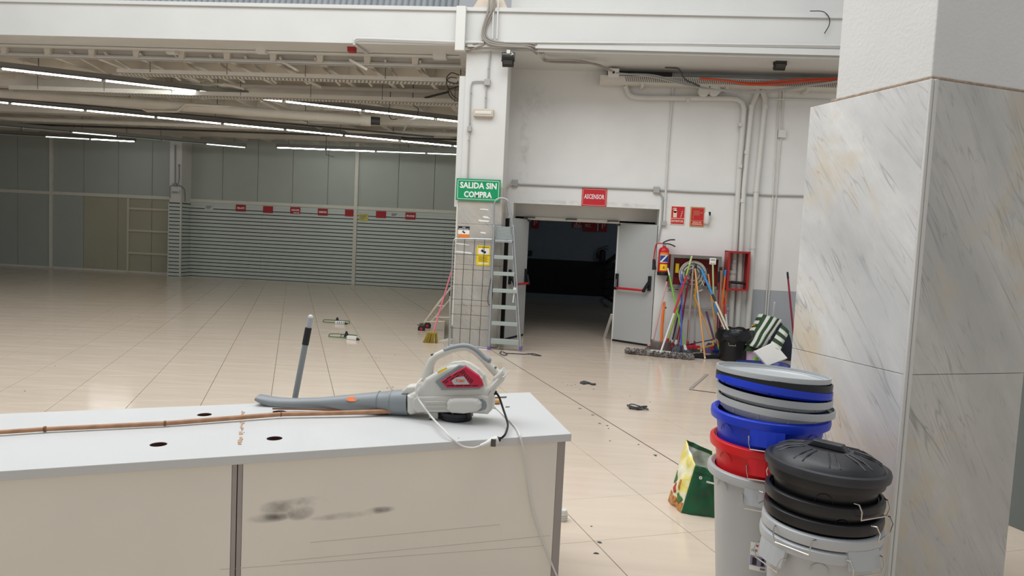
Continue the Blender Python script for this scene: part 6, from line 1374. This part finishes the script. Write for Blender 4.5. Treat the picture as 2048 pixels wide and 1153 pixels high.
# black domed lid with handle and radial ribs
c = s2+Vector((.004, 0, .818)); axl = tilt_axes(-.01, .035, .0)
t = thing('bin_lid', 'black domed lid with raised ribs and grip on the front stack', 'lid', c)
MB().lathe([(R2*.99, 0), (R2+.012, .0), (R2+.014, .018), (R2+.010, .030), (R2-.004, .034), (R2-.012, .030), (R2-.012, .004)], c, 64, axl, closed=True).build('skirt', 'black_lid', t)
prof = [(R2-.010, .030), (R2*.90, .050), (R2*.80, .062), (R2*.55, .076), (R2*.36, .082), (R2*.34, .078), (.002, .078)]
MB().lathe(prof+[(r*.985, h-.005) for r, h in prof[::-1]], c, 64, axl).build('crown', 'black_lid', t)
for k in range(9):
    a_ = V2+.15+2*math.pi*k/9; e = axl[0]*math.cos(a_)+axl[1]*math.sin(a_); s_ = -axl[0]*math.sin(a_)+axl[1]*math.cos(a_)
    mb = MB(); 
    for sg in (-1, 1): mb.tube([c+e*(R2*.88)+s_*sg*.018+axl[2]*.052, c+e*(R2*.70)+s_*sg*.014+axl[2]*.070, c+e*(R2*.42)+s_*sg*.010+axl[2]*.081], .0032, 6)
    mb.build('crown_rib', 'black_lid', t)
ga = V2+math.pi/2-.25; e = axl[0]*math.cos(ga)+axl[1]*math.sin(ga); s_ = -axl[0]*math.sin(ga)+axl[1]*math.cos(ga); o = c+axl[2]*.078
MB().shape([[(-.075, 0), (-.052, .026), (.052, .026), (.075, 0)]], o+s_*.024, (e, axl[2], -s_), .048, .006, 2).build('grip', 'black_lid', t)
# purple print on the lower silver bin
th = math.atan2(pp(1545, 1150, s2, Vector((math.cos(V2), math.sin(V2), 0))).y-s2.y, pp(1545, 1150, s2, Vector((math.cos(V2), math.sin(V2), 0))).x-s2.x)
a0 = V2-.62; mb = MB(); R_ = R2+.006
mb.add([onbin(s2, R_, .572, u, v, a0, .30, .06, .10, .002) for u, v in ((0, 1), (.0, 0), (1, .35), (1, 0))], [(0, 1, 3, 2)]); mb.build('purple_print', mat('purple_print', '#43307f', .5), q)

# ================================================================== SHOPPING BAG
bl0 = pz(1362, 1027, 0); bl1 = pz(1342, 985, .03); br0 = pz(1408, 1038, 0); br1 = pz(1440, 1022, 0)
A0 = Vector((bl0.x, bl0.y, 0)); B0 = Vector((br0.x+.09, br0.y+.02, 0)); D0 = A0+Vector((-.055, .20, 0)); C0 = B0+Vector((-.02, .22, 0))
A1, D1 = py(1391, 930, A0.y+.03), py(1372, 880, A0.y+.22); B1 = py(1446, 946, A0.y+.02); C1 = py(1424, 903, A0.y+.26)
bag = thing('shopping_bag', 'green and cream printed shopping bag standing open beside the bins', 'bag', (A0+C0)/2)
def panel(nm, P00, P10, P01, P11, m, seed, bulge=.0, amp=.012, v0=0., v1=1., nrm=None, u0=0., u1=1., e=0.):
    of = Vector((seed*3.1, seed*1.7, 0)); n_ = nrm or (P10-P00).cross(P01-P00).normalized()
    def f(u, v):
        U, Vv = u0+(u1-u0)*u, v0+(v1-v0)*v; p = P00.lerp(P10, U).lerp(P01.lerp(P11, U), Vv); w = 4*U*(1-U)
        p = p+n_*(bulge*w*math.sin(math.pi*min(Vv*.9+.1, 1))+amp*(mnoise.noise(Vector((U*4, Vv*5, 0))+of)*w)+e)
        p.z = max(p.z, .003); return p
    return MB().grid(f, 14, 16).build(nm, m, bag, solid=.0012)
def print_mat(name, stops, scale, zc, bump=.25):
    m = bpy.data.materials.new(name); m.use_nodes = True; N = m.node_tree.nodes; L = m.node_tree.links; b = N['Principled BSDF']; b.inputs['Roughness'].default_value = .4
    g = N.new('ShaderNodeNewGeometry'); n = N.new('ShaderNodeTexNoise'); n.inputs['Scale'].default_value = scale; n.inputs['Detail'].default_value = 2; L.new(g.outputs['Position'], n.inputs['Vector'])
    r = N.new('ShaderNodeValToRGB'); e = r.color_ramp.elements
    while len(e) < len(stops): e.new(.5)
    for i, (p, c) in enumerate(stops): e[i].position = p; e[i].color = lin(c)
    L.new(n.outputs['Fac'], r.inputs[0]); L.new(r.outputs[0], b.inputs['Base Color'])
    n2 = N.new('ShaderNodeTexNoise'); n2.inputs['Scale'].default_value = 18; L.new(g.outputs['Position'], n2.inputs['Vector']); bp = N.new('ShaderNodeBump'); bp.inputs['Strength'].default_value = bump; bp.inputs['Distance'].default_value = .02; L.new(n2.outputs['Fac'], bp.inputs['Height']); L.new(bp.outputs[0], b.inputs['Normal'])
    MATS[name] = m; return m
print_mat('bag_yellow', [(.35, '#f2eedd'), (.5, '#efe9b8'), (.6, '#f0dc55'), (.72, '#ece6c8')], 9, 0); print_mat('bag_green', [(.3, '#0f4a2c'), (.7, '#15603a')], 6, 0); print_mat('bag_inside', [(.3, '#b9c4be'), (.7, '#dfe6e2')], 12, 0, .5); print_mat('bag_wheat', [(.35, '#b06a35'), (.55, '#d39a55'), (.7, '#8a4a26')], 28, 0)
N1 = Vector((-.8, -.6, 0))
panel('side_panel', D0, A0, D1, A1, 'bag_yellow', 1, .02, .02, nrm=N1)
panel('side_print', D0, A0, D1, A1, 'bag_wheat', 1, .02, .02, 0, .20, N1, .05, .98, .0015)
N2 = Vector((.1, -1, 0))
panel('front_panel', A0, B0, A1, B1, 'bag_green', 2, .025, .02, nrm=N2); panel('front_hem', A0, B0, A1, B1, 'bag_green', 2, .025, .02, .86, .98, N2, 0, 1, .004)
panel('back_panel', D0, C0, D1, C1, 'bag_inside', 3, .0, .03, nrm=N2); panel('back_hem', D0, C0, D1, C1, 'bag_green', 3, .0, .03, .93, 1., N2, 0, 1, .002)
panel('side_panel', B0, C0, B1, C1, 'bag_yellow', 4, .015, .02, nrm=Vector((1, 0, 0)))
mat('veg_red', '#b8382f', .5); mat('veg_green', '#3c7a3a', .5)
def patch(uc, vc, ru, rv, m, nm):
    of = Vector((3.1, 1.7, 0))
    def f(u, v):
        th = 2*math.pi*u; q = v*(1+.25*math.sin(th*3+uc*9)); U, Vv = uc+ru*q*math.cos(th), vc+rv*q*math.sin(th)
        p = D0.lerp(A0, U).lerp(D1.lerp(A1, U), Vv); w = 4*U*(1-U)
        p = p+N1*(.02*w*math.sin(math.pi*min(Vv*.9+.1, 1))+.02*(mnoise.noise(Vector((U*4, Vv*5, 0))+of)*w)+.0035); p.z = max(p.z, .004); return p
    MB().grid(f, 16, 3).build(nm, m, bag, solid=.0008)
patch(.32, .30, .13, .075, 'veg_red', 'vegetable_print'); patch(.18, .44, .08, .10, 'veg_green', 'vegetable_print'); patch(.72, .22, .17, .08, 'veg_green', 'vegetable_print'); patch(.60, .46, .05, .10, 'bag_wheat', 'vegetable_print')
for u, v in ((.22, .8),): p = A0.lerp(B0, u).lerp(A1.lerp(B1, u), v)+N2*.034; MB().lathe([(.004, 0), (.010, 0), (.010, .002), (.004, .002)], p, 14, (UX, UZ, -UY), closed=True).build('eyelet', 'white_print', bag)
p = A0.lerp(B0, .55).lerp(A1.lerp(B1, .55), .76)+N2*.045; MB().box(p, (.05, .003, .010), (Vector((.98, 0, -.17)), UY, Vector((.17, 0, .98)))).build('snap_tab', 'white_print', bag)

# ================================================================== finer parts hang under the part they belong to
UNDER = {'lettering': ('plate', 'sheet', 'logo_plate', 'label_sheet'), 'border': ('plate',), 'print_line': ('plate', 'sheet', 'label_sheet', 'white_label'), 'camera_pictogram': ('sheet',), 'white_box': ('sheet',), 'black_band': ('sheet',), 'orange_band': ('sheet',), 'pictogram': ('plate',), 'arrow': ('plate',), 'extinguisher_pictogram': ('plate',), 'flame_pictogram': ('plate',), 'hose_pictogram': ('plate',),
    'hub': ('wheel',), 'bristles': ('head_block',), 'lens': ('housing',), 'tube_ring': ('blow_tube',), 'fruit_sticker': ('blow_tube',), 'sticker_leaf': ('blow_tube',), 'node': ('cane',), 'cut_end': ('cane',), 'diffuser': ('case',), 'spout': ('case',), 'crown_rib': ('crown',), 'platform_rib': ('platform',), 'intake_rib': ('intake_base',), 'intake_knob': ('intake_bracket',),
    'label_band': ('label_sheet',), 'label_stripe': ('label_sheet',), 'label_photo': ('label_sheet',), 'label_bin_picture': ('label_sheet',), 'label_logo': ('label_sheet',), 'barcode_bar': ('label_sheet',), 'reflector': ('housing',), 'lamp_holder': ('housing',), 'fringe': ('mop_core',), 'clip': ('conduit',), 'eyelet': ('front_panel',), 'snap_tab': ('front_panel',), 'vegetable_print': ('side_panel',), 'side_print': ('side_panel',), 'front_hem': ('front_panel',), 'back_hem': ('back_panel',), 'earth_clip': ('socket',), 'cap_rib': ('cap_body',), 'slots': ('bottom',), 'grip': ('crown',)}
def _base(n): return n.split('.')[0]
for root in [o for o in COL.objects if o.parent is None and o.type == 'EMPTY']:
    kids = list(root.children)
    for k in kids:
        for want in UNDER.get(_base(k.name), ()):
            c = [q for q in kids if _base(q.name) == want and q is not k]
            if c: k.parent = c[0]; break
